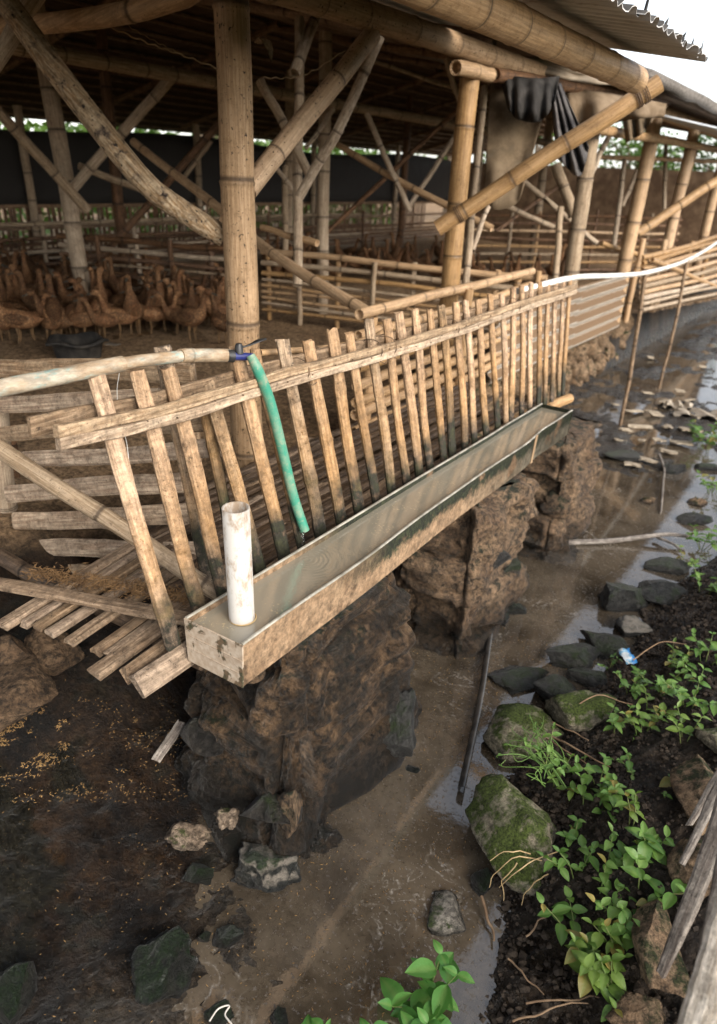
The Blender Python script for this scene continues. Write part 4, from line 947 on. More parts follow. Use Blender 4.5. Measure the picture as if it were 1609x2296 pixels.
P = spline([at(x, y, t=1.74) for x, y in ((268, 836), (263, 880), (270, 940), (284, 990), (290, 1040))], 20); tag(obj('thread', *sweep(P, .0009, 5), m_simple('pale_thread', (.6, .58, .54), (.7, .68, .63))), 'pale thread dangling beside the first slats', 'thread')
# dead leaf caught on the post
mb = MB(); c0 = at(590, 95, t=2.86)
v, f = sweep(spline([c0+Vector((-.03, 0, 0)), c0+Vector((.01, 0, .01)), c0+Vector((.04, 0, -.03)), c0+Vector((.045, 0, -.07))], 10), [(.02, .004), (.03, .005), (.034, .006), (.034, .004), (.03, .003), (.024, .003), (.02, .002), (.014, .002), (.008, .002), (.002, .001)], 8); tag(obj('dead_leaf', v, f, M_dusty, None, None, True, {'node': [0]*len(v)}), 'curled dead leaf stuck to the right side of the main post', 'leaf')

# ------------------------------------------------------------------ rubber tub
TB = at(178, 800, z=.655); root = thing('rubber_tub', 'black rubber tub with a wavy rim standing before the ducks', 'tub', TB)
v = []; f = []; prof = [(.145, 0), (.155, .05), (.168, .11), (.185, .118), (.20, .108), (.196, .125), (.166, .128), (.150, .06), (.135, .02)]; n_ = 40
for (r_, z) in prof:
    for k_ in range(n_): a = 2*math.pi*k_/n_; e = 1+(.05*math.sin(a*3)+.03*math.sin(a*7+1) if r_ > .18 else 0); v.append(Vector((r_*e*math.cos(a), r_*e*math.sin(a), z+(.012*math.sin(a*4) if z > .1 else 0))))
for i in range(len(prof)-1):
    for k_ in range(n_): f.append((i*n_+k_, i*n_+(k_+1) % n_, (i+1)*n_+(k_+1) % n_, (i+1)*n_+k_))
f.append(tuple((len(prof)-1)*n_+k_ for k_ in range(n_)))
obj('bowl', v, f, m_simple('rubber', (.014, .013, .012), (.05, .043, .036), 14, .75, .2), root, Matrix.Translation(TB))
v, f = sweep([TB+Vector((.19, .1, .11)), TB+Vector((.25, .13, .105)), TB+Vector((.26, .16, .11))], [(.004, .04), (.004, .035), (.004, .015)], 8, upv=(0, 0, 1)); obj('rim_flap', v, f, m_simple('rubber_dusty', (.10, .08, .06), (.16, .13, .1)), root)

# ------------------------------------------------------------------ ducks
t = NT('duck_plumage'); c = t.coord('Object', rnd=True); n1 = t.noise(c, 26, 4, .6); n2 = t.noise(c, 8, 3); vz = t.n('TexVoronoi', Scale=70.0); t.set(vz.inputs['Vector'], c)
k = t.mix(t.ramp(n2, .4, .65), (.23, .105, .045), (.40, .215, .10)); k = t.mix(t.math('MULTIPLY', t.ramp(vz.outputs[0], .25, .45), .8), k, (.055, .027, .014)); k = t.mix(t.math('MULTIPLY', t.ramp(n1, .6, .7), .5), k, (.37, .24, .14))
hv = t.n('HueSaturation'); t.set(hv.inputs['Color'], k); t.set(hv.inputs['Value'], t.ramp(t.n('ObjectInfo').outputs['Random'], 0, 1, .55, 1.4)); t.bump(vz.outputs[0], .3, .006); M_duck = t.fin(hv.outputs[0], .8, .2)
M_bill = m_simple('duck_bill', (.03, .028, .024), (.09, .075, .05), 30, .5, .05); M_leg = m_simple('duck_leg', (.10, .06, .03), (.20, .11, .045), 30, .6); M_eye = m_simple('duck_eye', (.004, .003, .003), (.01, .008, .006), 5, .1, 0, .8)
def duck_meshes(kind):
    S = {0: [(-.225, .185, .004), (-.20, .19, .022), (-.15, .20, .05), (-.09, .215, .075), (-.02, .24, .090), (.05, .285, .086), (.10, .345, .062), (.118, .40, .040), (.124, .46, .029), (.128, .52, .026), (.137, .555, .030), (.158, .572, .033), (.183, .570, .024), (.196, .566, .012)],
         1: [(-.235, .235, .004), (-.20, .23, .025), (-.14, .225, .06), (-.07, .225, .085), (.01, .235, .092), (.08, .26, .078), (.125, .305, .052), (.15, .36, .034), (.165, .42, .027), (.185, .47, .026), (.205, .49, .031), (.23, .492, .032), (.252, .486, .022), (.265, .481, .012)],
         3: [(-.24, .20, .004), (-.21, .20, .022), (-.15, .205, .058), (-.08, .21, .085), (.0, .215, .092), (.08, .22, .078), (.13, .235, .052), (.17, .25, .034), (.215, .25, .027), (.255, .225, .026), (.28, .20, .030), (.30, .18, .031), (.315, .158, .022), (.323, .146, .012)],
         2: [(-.20, .13, .004), (-.18, .145, .022), (-.14, .17, .052), (-.09, .205, .078), (-.03, .255, .088), (.025, .315, .078), (.055, .375, .054), (.062, .43, .036), (.06, .49, .027), (.06, .56, .025), (.068, .60, .030), (.09, .617, .033), (.114, .613, .023), (.127, .608, .012)]}[kind]
    P = spline([Vector((x, 0, z)) for x, z, r_ in S], 40); Rr = spline([Vector((r_, 0, 0)) for x, z, r_ in S], 40)
    v, f = sweep(P, [(max(.003, r_.x), max(.003, r_.x)*1.0) for r_ in Rr], 14, True, None, 0, upv=(0, 1, 0)); body = mesh('body', v, f, M_duck)
    h = Vector((S[-3][0], 0, S[-3][1])); e = Vector((S[-1][0], 0, S[-1][1]))
    v, f = sweep([e+Vector((-.012, 0, .004)), e+Vector((.015, 0, 0)), e+Vector((.045, 0, -.010)), e+Vector((.062, 0, -.013))], [(.012, .014), (.012, .009), (.014, .005), (.007, .003)], 10, upv=(0, 1, 0)); bill = mesh('bill', v, f, M_bill)
    wing = []
    b = Vector((S[4][0], 0, S[4][1]))
    for s in (-1, 1):
        ax = Vector((S[5][0]-S[2][0], 0, S[5][1]-S[2][1])).normalized(); v, f = sweep([b+ax*d+Vector((0, s*y, .012)) for d, y in ((-.17, .03), (-.12, .058), (-.05, .080), (.03, .082), (.09, .066))], [(.006, .014), (.012, .036), (.016, .055), (.016, .05), (.005, .02)], 10, upv=(0, 1, 0)); wing.append(mesh('wing', v, f, M_duck))
    legs = []
    for s in (-1, 1):
        x = S[4][0]; v, f = sweep([(x, s*.04, S[4][1]-.05), (x-.012, s*.042, .09), (x+.002, s*.042, .008)], [.018, .008, .007], 8); n0 = len(v)
        v = list(v)+[Vector((x-.012, s*.042, .012)), Vector((x+.07, s*.042-.032, .003)), Vector((x+.078, s*.042, .004)), Vector((x+.07, s*.042+.032, .003)), Vector((x-.012, s*.042, .001))]
        f = list(f)+[(n0, n0+1, n0+2), (n0, n0+2, n0+3), (n0+4, n0+2, n0+1), (n0+4, n0+3, n0+2)]; legs.append(mesh('leg', v, f, M_leg, False))
    eyes = []
    for s in (-1, 1):
        c_ = h+Vector((.004, s*.026, .008)); v, f = sweep([c_-Vector((0, s*.003, 0)), c_+Vector((0, s*.002, 0)), c_+Vector((0, s*.005, 0))], [.0055, .0055, .002], 8); eyes.append(mesh('eye', v, f, M_eye))
    return body, bill, wing, legs, eyes
DM = [duck_meshes(k) for k in range(4)]
def duck(x, y, rz, kind, s, label, group, z=.648, full=True):
    M = Matrix.Translation((x, y, z)) @ Matrix.Rotation(rz, 4, 'Z') @ Matrix.Scale(s*.74, 4)
    root = thing('duck', label, 'duck', (x, y, z), group); b, bl, wg, lg, ey = DM[kind]
    inst('body', b, root, M)
    if full:
        inst('bill', bl, root, M)
        for m_ in wg: inst('wing', m_, root, M)
        for m_ in lg: inst('leg', m_, root, M)
        for m_ in ey: inst('eye', m_, root, M)
q = random.Random(5)
front = [(48, 770, -2.3, 1, 'brown duck at the left edge with its tail to the camera'), (130, 760, 2.6, 0, 'brown duck standing just left of the black tub'), (230, 750, 1.9, 2, 'upright brown duck right behind the black tub'), (305, 752, -.8, 0, 'dark brown duck standing right of the black tub'),
         (352, 735, .6, 2, 'brown duck with raised neck in the middle of the front row'), (432, 765, .2, 1, 'brown duck walking at the right end of the front row'), (500, 770, 2.9, 1, 'brown duck partly hidden behind the main post'), (395, 720, 2.3, 0, 'brown duck just left of the walking duck'), (5, 735, .4, 2, 'upright duck cut by the left edge of the picture')]
for (px, py, rz, kd, lab) in front:
    p = at(px, py, z=.65); duck(p.x, p.y, rz, kd, 1.0*q.uniform(.95, 1.08), lab, 'ducks in the shed')
for i in range(125):
    px = q.uniform(-20, 505); py = (q.uniform(672, 765) if i % 4 else q.uniform(612, 672)) if px < 330 else q.uniform(690, 750); p = at(px, py, z=.65)
    duck(p.x, p.y, q.uniform(0, 6.28), q.choice((0, 1, 1, 1, 2, 3)), q.uniform(.82, 1.0), 'brown duck in the crowd behind the front row at the left', 'ducks crowding at the left')
for i in range(55):
    px = q.uniform(600, 1000); py = q.uniform(588, 640); p = at(px, py, z=.65); duck(p.x, p.y, q.uniform(0, 6.28), q.choice((0, 1, 2)), q.uniform(.9, 1.05), 'brown duck in the shaded flock behind the low rail fence', 'ducks behind the rail fence')
for i in range(14):
    px = q.uniform(1060, 1290); py = q.uniform(618, 650); p = at(px, py, z=.65); duck(p.x, p.y, q.uniform(0, 6.28), q.choice((0, 1, 2)), q.uniform(.9, 1.0), 'small brown duck in the far pen beyond the second post', 'ducks in the far pen')

# ------------------------------------------------------------------ loose stones in and beside the channel
rock(1150, 1868, 178, 215, M_rmoss, 'largest mossy stone at the channel edge, tan face below', 401, rz=.2, flat=.17, rough=.15, facets=8, cut=.52)
rock(1148, 1655, 168, 165, M_rmoss, 'grey mossy stone directly above the largest mossy stone', 402, flat=.13, rz=-.3)
rock(1312, 1600, 135, 95, M_rmoss, 'bright mossy flat stone beside dry twigs on the bank', 403, rz=.4)
rock(1172, 1520, 112, 95, M_rdark, 'flat dark slab at the waterline beside the lying pipe', 404, flat=.05, rz=.5)
rock(1245, 1550, 84, 95, M_rdark, 'dark stone between the flat slab and the mossy flat stone', 405)
rock(1288, 1468, 106, 75, M_rdark, 'dark wedge shaped stone at the edge of the bright pool', 406, rz=.3, cut=.5)
rock(1362, 1452, 92, 62, M_rdark, 'dark stone next to the blue wrapper', 407, rz=-.2)
rock(1400, 1348, 128, 80, M_rdark, 'long dark stone jutting into the sky reflecting pool', 408, rz=.4, cut=.5)
rock(1478, 1332, 95, 66, M_rdark, 'dark stone lying behind the long dark stone', 409)
rock(1408, 1408, 82, 62, M_rcap, 'small dark stone with a pale top below the long dark stone', 410)
rock(1500, 1275, 88, 42, M_rdark, 'low dark stone at the far end of the pool', 411)
rock(1320, 1520, 80, 60, M_rdark, 'dark stone sunk in the bank behind the wedge shaped stone', 440)
rock(1000, 2030, 122, 120, m_rock('slab_grey', (.26, .23, .19), (.40, .36, .30), (.12, .11, .09), .1, pale=.0), 'triangular grey slab lying in the silt', 412, flat=.05, facets=2, cut=.40, rz=.6, rough=.06)
rock(362, 2165, 135, 165, M_rblack, 'large black mossy stone in the lower left mud', 413, flat=.11, cut=.58, rough=.26)
rock(505, 2105, 72, 44, M_rblack, 'small dark green stone right of the large black stone', 414, cut=.5)
rock(456, 2104, 28, 26, M_rblack, 'tiny dark pebble beside the small green stone', 415, sub=3)
rock(450, 1962, 70, 52, M_rblack, 'black mossy stone in the mud below the pale lump', 416)
rock(420, 1870, 98, 54, M_rpale, 'pale crumbly lump at the foot of the near pillar', 417, rough=.4, z=.07, cut=.7)
rock(512, 1832, 58, 54, M_rpale, 'round pale clod beside the near pillar', 418, rough=.4, z=.12, cut=.72)
rock(606, 1948, 150, 92, M_rcap, 'dark wet stone with a pale crust below the near pillar', 419, rough=.32, cut=.62)
rock(655, 1830, 56, 110, M_stone1, 'upright pointed brown stone against the near pillar', 420, z=.07, flat=.2, cut=.45)
rock(725, 1885, 80, 60, M_mortarw, 'black clump of wet rubble right of the pointed stone', 421, rough=.4, cut=.7)
rock(560, 1890, 66, 48, M_mortarw, 'black wet rubble between the pale clod and the crusted stone', 422, rough=.4, cut=.7)
rock(880, 1625, 92, 150, M_rdark, 'angular black stone leaning on the right foot of the near pillar', 423, z=.06, flat=.24, cut=.5)
rock(1078, 1985, 55, 65, M_rblack, 'small black stone below the largest mossy stone', 424)
rock(1584, 1778, 90, 130, M_rtan, 'tan block of stone at the right edge', 425, rough=.1, cut=.55)
rock(1472, 2125, 82, 150, M_rtan, 'tan mossy block beside the grey wood strips', 426, rough=.12)
rock(1436, 2285, 110, 70, M_rtan, 'yellowish stone at the bottom right corner', 427)
rock(1600, 1655, 50, 70, M_rmoss, 'mossy stone cut by the right edge', 428)
rock(1545, 1930, 90, 120, M_rtan, 'earth covered block behind the grey wood strips', 441, rough=.15)
rock(1120, 1385, 62, 50, M_rblack, 'black rubble at the foot of the middle pillar', 429, rough=.28); rock(1152, 1362, 50, 46, M_rblack, 'black rubble just right of the middle pillar', 430, rough=.28)
rock(1288, 1187, 46, 40, M_rdark, 'black stone at the foot of the far pillar', 431)
rock(1565, 1128, 40, 28, M_rtan, 'pale topped stone in the far shallows near the right edge', 432, sub=3); rock(1448, 1124, 36, 24, M_rtan, 'small tan stone alone in the far shallows', 433, sub=3); rock(1508, 1052, 52, 36, M_rdark, 'dark stone among the pale shards', 434, sub=3); rock(1558, 1170, 60, 38, M_rdark, 'dark stone in the shallows at the right', 435, sub=3); rock(1395, 1022, 70, 20, M_rdark, 'flat dark stone left of the shards', 436, sub=3); rock(1590, 1048, 55, 28, M_rdark, 'flat dark stone at the right edge of the far channel', 437, sub=3)
rock(890, 1440, 60, 26, M_rblack, 'dark silt covered stone in the shaded water', 438, sub=3)
rock(25, 2235, 95, 110, M_rblack, 'black stone in the lower left corner', 439)
rock(920, 1725, 40, 20, M_rblack, 'dark pebble in the silt beside the near pillar', 442, sub=3); rock(490, 2275, 70, 50, M_rblack, 'dark stone at the bottom edge beside a pale loop of string', 443); rock(625, 2285, 50, 40, M_rblack, 'small black stone at the bottom edge', 444)
# broken sheet and shards in the far channel
def shard(px, py, ln, w, ang, m, label, th=.012, wave=False, seed=1):
    p = at(px, py, z=.035); L = px2m(ln, p); Wd = px2m(w, p); M = Matrix.Translation(p) @ Matrix.Rotation(YAW+ang, 4, 'Z') @ Matrix.Rotation(.12, 4, 'Y'); q = random.Random(seed); v = []; f = []; n_ = 14 if wave else 5; K = 5
    for lay in (0, 1):
        for j in range(K):
            for i in range(n_):
                x = L*(j/(K-1)-.5)*(1+.25*q.uniform(-1, 1)*(j in (0, K-1))); y = Wd*(i/(n_-1)-.5)*(1+.15*q.uniform(-1, 1)); z = (.018*math.sin(i*1.35) if wave else .004*math.sin(i+seed))-lay*th; v.append(Vector((x, y, z)))
    S = n_*K
    for j in range(K-1):
        for i in range(n_-1): a_ = j*n_+i; f += [(a_, a_+1, a_+n_+1, a_+n_), (S+a_, S+a_+n_, S+a_+n_+1, S+a_+1)]
    for i in range(n_-1):
        for j in (0, K-1): a_ = j*n_+i; f.append((a_, a_+1, S+a_+1, S+a_))
    for j in range(K-1):
        for i in (0, n_-1): a_ = j*n_+i; f.append((a_, a_+n_, S+a_+n_, S+a_))
    return tag(obj('sheet_shard', v, f, m, None, M, False), label, 'shard')
shard(1570, 925, 90, 120, 1.4, M_conc, 'large broken piece of corrugated sheet among the rubble', wave=True)
shard(1520, 905, 70, 60, 1.2, M_conc, 'smaller piece of corrugated sheet behind the large one', wave=True, seed=4)
for i, (px, py, l, w, a) in enumerate([(1492, 898, 60, 14, .9), (1545, 895, 50, 12, .8), (1425, 920, 50, 16, .5), (1405, 962, 26, 12, .2), (1440, 955, 60, 12, .35), (1470, 925, 30, 26, .1), (1500, 955, 40, 22, 1.0), (1535, 960, 30, 26, .4), (1528, 990, 32, 44, 1.2), (1480, 985, 26, 22, .6), (1500, 1010, 26, 36, 1.3), (1455, 1030, 22, 40, 1.1), (1420, 1040, 24, 34, 1.2), (1560, 965, 40, 18, .7), (1380, 905, 16, 12, 0), (1455, 880, 26, 10, .2), (1525, 875, 24, 14, .2), (1460, 800, 14, 10, 0), (1575, 820, 18, 10, 0), (1595, 985, 30, 20, .3), (1440, 985, 20, 14, .9), (1392, 985, 24, 12, .2)]):
    shard(px, py, l, w, a, M_gravel, 'pale broken shard scattered in the far channel', seed=i)['group'] = 'pale shards in the far channel'
# ------------------------------------------------------------------ things lying in the channel
a, b = at(1106, 1415, z=.02), at(1042, 1772, z=.03)
M_gut = m_simple('wet_gutter', (.03, .028, .026), (.075, .065, .055), 12, .22, .15, .6)
v, f = sweep(spline([a, a.lerp(b, .5)+Vector((.01, 0, .004)), b], 16), [(.017, .024)]*16, 0, True, [(math.cos(x), math.sin(x)) for x in np.linspace(0, math.pi, 9)]+[(.82*math.cos(x), .82*math.sin(x)) for x in np.linspace(math.pi, 0, 9)], 0, upv=(0, 0, 1)); tag(obj('bamboo_gutter', v, f, M_gut), 'long dark wet bamboo strip lying in the muddy water', 'bamboo strip')
def stick(pts, r_, m, label, name='stick', cat='stick', zz=.02, n=8, rz=None, group=None):
    P = []
    for p in pts:
        w = at(p[0], p[1], z=p[2] if len(p) > 2 else zz); P.append(w)
    o = pole(name, P, r_, m, None, r2=r_*.6, node=.0, wob=.004, n=n, hollow=0); return tag(o, label, cat, group)
stick([(1250, 1218, .01), (1400, 1208, .03), (1480, 1200, .05), (1545, 1203, .05)], .018, M_greywood, 'grey stick lying across the channel past the far pillar')
stick([(1470, 1200, .03), (1530, 1233, .02)], .010, M_greywood, 'short grey stick beside the long one in the channel')
stick([(1478, 1020, .04), (1490, 1060, .03), (1482, 1150, .01)], .012, M_greywood, 'grey forked stick standing out of the far shallows')
a, b = at(408, 1620, z=.24), at(350, 1705, z=.17); slat('bamboo_chip', [a, b], .03, .012, M_greywood, None, face=(.5, -.3, .8), seed=9, nodes=2); tag(bpy.data.objects['bamboo_chip'], 'grey split bamboo chip lying on the muddy slope', 'bamboo chip')
M_twig = m_simple('dry_twig', (.17, .105, .06), (.30, .20, .12), 20, .85, .2); M_root = m_simple('pale_root', (.36, .25, .12), (.48, .35, .19), 20, .8)
tw = [([(1230, 1645, .14), (1290, 1680, .17), (1370, 1720, .16)], .004), ([(1225, 1655, .13), (1300, 1702, .17), (1340, 1730, .16)], .003), ([(1240, 1620, .15), (1320, 1660, .18)], .003), ([(1425, 1762, .16), (1470, 1800, .17), (1520, 1850, .16)], .004), ([(1140, 2150, .05), (1220, 2230, .08)], .003), ([(1180, 2250, .07), (1300, 2235, .10), (1350, 2240, .10)], .003), ([(1150, 2290, .06), (1230, 2262, .10), (1320, 2250, .12)], .003), ([(1270, 1600, .15), (1340, 1560, .2), (1420, 1580, .18)], .003), ([(1420, 1480, .15), (1480, 1440, .2), (1540, 1445, .18)], .003), ([(1180, 2100, .06), (1240, 2040, .10)], .003), ([(1080, 2010, .03), (1100, 2070, .02), (1108, 2110, .02)], .005)]
TWL = ['thin dry twig lying right of the grey mossy stone', 'second thin twig alongside the one right of the grey mossy stone', 'short twig between the grey mossy stone and the mossy flat stone', 'long tan twig running down the middle of the bank', 'twig at the foot of the bank below the triangular slab', 'arched twig near the bottom of the bank', 'lowest twig on the bank near the bottom edge', 'twig curving over the bright mossy flat stone', 'reddish twig beside the blue wrapper', 'slanting twig on the bare soil below the roots', 'dark twig standing in the silt below the small black stone']
for i, (P, r_) in enumerate(tw): stick(P, r_, M_twig, TWL[i], 'twig', 'twig', n=6, group='twigs on the bank')
for i, P in enumerate([[(1215, 1930, .13), (1160, 1920, .17), (1110, 1960, .10), (1098, 1990, .05)], [(1250, 1910, .12), (1170, 1945, .16), (1120, 1990, .06)], [(1160, 1935, .16), (1130, 1975, .10), (1130, 2020, .04)], [(1190, 1915, .15), (1150, 1905, .19), (1100, 1930, .14)], [(1230, 1960, .09), (1190, 1985, .08), (1170, 2030, .05)]]): stick(P, .0022, M_root, 'pale dry root hanging over the front of the largest mossy stone', 'root', 'root', n=6, group='roots over the mossy stone')
P = spline([at(x, y, z=.03) for x, y in ((470, 2290), (490, 2262), (515, 2255), (505, 2275), (520, 2296))], 20); tag(obj('string_loop', *sweep(P, .0022, 6), m_simple('pale_string', (.5, .46, .4), (.65, .6, .54))), 'pale loop of string at the bottom edge', 'string')
# wrapper
p = at(1408, 1462, z=.12); v = []; f = []
for j in range(7):
    for i in range(5): v.append(Vector((.018*(i-2)+.004*math.sin(j*2), .016*(j-3), .02+.012*math.sin(i*1.6+j)+.006*math.cos(j*2.3))))
for j in range(6):
    for i in range(4): a_ = j*5+i; f.append((a_, a_+1, a_+6, a_+5))
t = NT('wrapper'); c = t.coord('Object', rnd=False); n1 = t.noise(c, 22, 2); sx = t.n('SeparateXYZ'); t.set(sx.inputs[0], c); k = t.mix(t.ramp(sx.outputs[0], .012, .018), t.mix(t.ramp(n1, .5, .53), (.4, .43, .44), (.15, .3, .42)), (.01, .16, .42)); o = obj('plastic_wrapper', v, f, t.fin(k, .3, .5), None, Matrix.Translation(p-Vector((0, 0, .03))) @ Matrix.Rotation(.9, 4, 'Z') @ Matrix.Rotation(.5, 4, 'X') @ Matrix.Scale(.75, 4)); o.modifiers.new('thick', 'SOLIDIFY').thickness = .001
tag(o, 'crumpled blue and white plastic wrapper on the bank', 'wrapper')
# grey wood strips and pale plank at the lower right
for i, (a, b, w, lab) in enumerate([((1660, 1745, 1.45), (1482, 2185, 1.36), 62, 'broad grey palm wood strip pointing down in the lower right'), ((1640, 1880, 1.30), (1532, 2330, 1.12), 46, 'dark grey palm wood strip below the broad one'), ((1650, 1700, 1.55), (1530, 1935, 1.5), 34, 'narrow grey palm wood strip behind the broad one'), ((1650, 1690, 1.6), (1545, 1850, 1.55), 30, 'uppermost grey palm wood strip at the right edge'), ((1650, 2030, 1.12), (1560, 2350, 1.02), 90, 'pale plank in the bottom right corner')]):
    A, B = at(a[0], a[1], t=a[2]), at(b[0], b[1], t=b[2]); m = M_greywood if i < 4 else m_bamboo('pale_plank', (.42, .34, .25), (.58, .50, .40), (.25, .19, .13), .3, .3, .4)
    o = slat('wood_strip' if i < 4 else 'plank', [A, A.lerp(B, .5)+Vector((0, 0, .012)), B], px2m(w, B), .012 if i < 4 else .022, m, None, face=(-.3, -.5, .8), seed=i+900, nodes=1, rag=.25, taper=.35 if i < 4 else 1); tag(o, lab, 'wood strip' if i < 4 else 'plank')
# ------------------------------------------------------------------ weeds: every leaf its own piece
def m_leaf(name, a, b):
    t = NT(name); c = t.coord('Object', rnd=True); n1 = t.noise(c, 3, 3); ri = t.n('ObjectInfo').outputs['Random']
    k = t.mix(t.math('ADD', t.math('MULTIPLY', ri, .7), t.math('MULTIPLY', n1, .3)), a, b)
    k = t.mix(t.math('MULTIPLY', t.n('Attribute', _attribute_name='node').outputs['Fac'], .35), k, (.22, .30, .09)); t.bump(t.noise(c, 12, 3), .15, .01)
    t.fin(k, .42, .4); tr = t.n('BsdfTranslucent'); t.set(tr.inputs[0], t.mix(1.0, k, (1.3, 1.5, .6), 'MULTIPLY')); mx = t.n('MixShader'); mx.inputs[0].default_value = .28
    t.t.links.new(t.b.outputs[0], mx.inputs[1]); t.t.links.new(tr.outputs[0], mx.inputs[2]); t.t.links.new(mx.outputs[0], t.out.inputs[0]); return t.m
M_leafg = m_leaf('weed_leaf', (.055, .14, .026), (.16, .27, .055)); M_leafy = m_leaf('weed_leaf_yellow', (.08, .16, .028), (.18, .26, .05)); M_leafb = m_leaf('broad_leaf', (.05, .16, .03), (.11, .26, .05))
M_stem = m_simple('weed_stem', (.09, .14, .035), (.19, .20, .07), 20, .6); M_grassm = m_simple('grass_stem', (.10, .19, .04), (.18, .28, .07), 20, .5)
def leaf_mesh(wd, curl, fold, pt, m, seed):
    q = random.Random(seed); v = []; f = []; a = []; N = 9
    for j in range(N):
        u = j/(N-1); w = wd*math.sin(math.pi*min(1, u**pt))**.8*(1-.15*u) if 0 < u < 1 else .004; x = u; z = -curl*u*u+.12*curl*u
        e = .03*math.sin(u*14+seed)
        for s in (-1, -.5, 0, .5, 1): v.append(Vector((w*s, x, z+abs(s)*w*fold+(e*abs(s)*.5)))); a.append(1.0 if s == 0 else 0)
    for j in range(N-1):
        for i in range(4): q_ = j*5+i; f.append((q_, q_+1, q_+6, q_+5))
    return mesh('leaf', v, f, m, True, {'node': a})
LV = {k: [leaf_mesh(w, c_, fo, pt, m, i) for i, (w, c_, fo, pt) in enumerate([(.31, .25, .35, .85), (.35, .4, .25, .8), (.27, .1, .45, .9), (.33, .55, .2, .85)])] for k, m in (('g', M_leafg), ('y', M_leafy), ('b', M_leafb), ('d', m_leaf('weed_leaf_yellowed', (.16, .15, .035), (.34, .25, .07))))}
def weed(px, py, h, stems, pairs, leaf, kind, label, seed, spread=.05, group=None, zz=None, hang=False):
    q = random.Random(seed); p = at(px, py, z=.15)
    for _ in range(4): p = at(px, py, z=max(.01, gz(p.x, p.y) if zz is None else zz)+h*.45)
    base = Vector((p.x, p.y, p.z-h*.47)); root = thing('weed', label, 'plant', base, group); mb = MB(); LL = []
    for s in range(stems):
        a = q.uniform(0, 6.28); d = Vector((math.cos(a), math.sin(a), 0)); b0 = base+d*q.uniform(0, spread*.35); hh = h*q.uniform(.65, 1.1); lean = d*spread*q.uniform(.5, 1.5)
        P = spline([b0-Vector((0, 0, .02)), b0+Vector((0, 0, hh*.5))+lean*.4, b0+Vector((0, 0, hh))+lean], 9); v, f = sweep(P, [.0026*(1-.6*i/8) for i in range(9)], 5); mb.add(v, f); ph = q.uniform(0, 3)
        for k in range(pairs):
            u = .25+.75*(k+1)/pairs; i = min(int(u*8), 7); c_ = P[i].lerp(P[i+1], u*8-i) if u < 1 else P[8]
            for sd_ in (0, 1):
                an = ph+k*1.57+sd_*3.14+q.uniform(-.35, .35); ln = leaf*q.uniform(.8, 1.5)*(1.0 if k < pairs-1 else .65)
                LL.append((c_, an, q.uniform(-.15, .55)+(.35 if k == pairs-1 else 0), ln))
    mb.build('stem', M_stem, root)
    for (c_, an, el, ln) in LL: inst('leaf', q.choice(LV['d' if q.random() < .07 and kind != 'b' else kind]), root, Matrix.Translation(c_) @ Matrix.Rotation(an, 4, 'Z') @ Matrix.Rotation(el, 4, 'X') @ Matrix.Rotation(q.uniform(-.3, .3), 4, 'Y') @ Matrix.Scale(ln, 4))
    return root
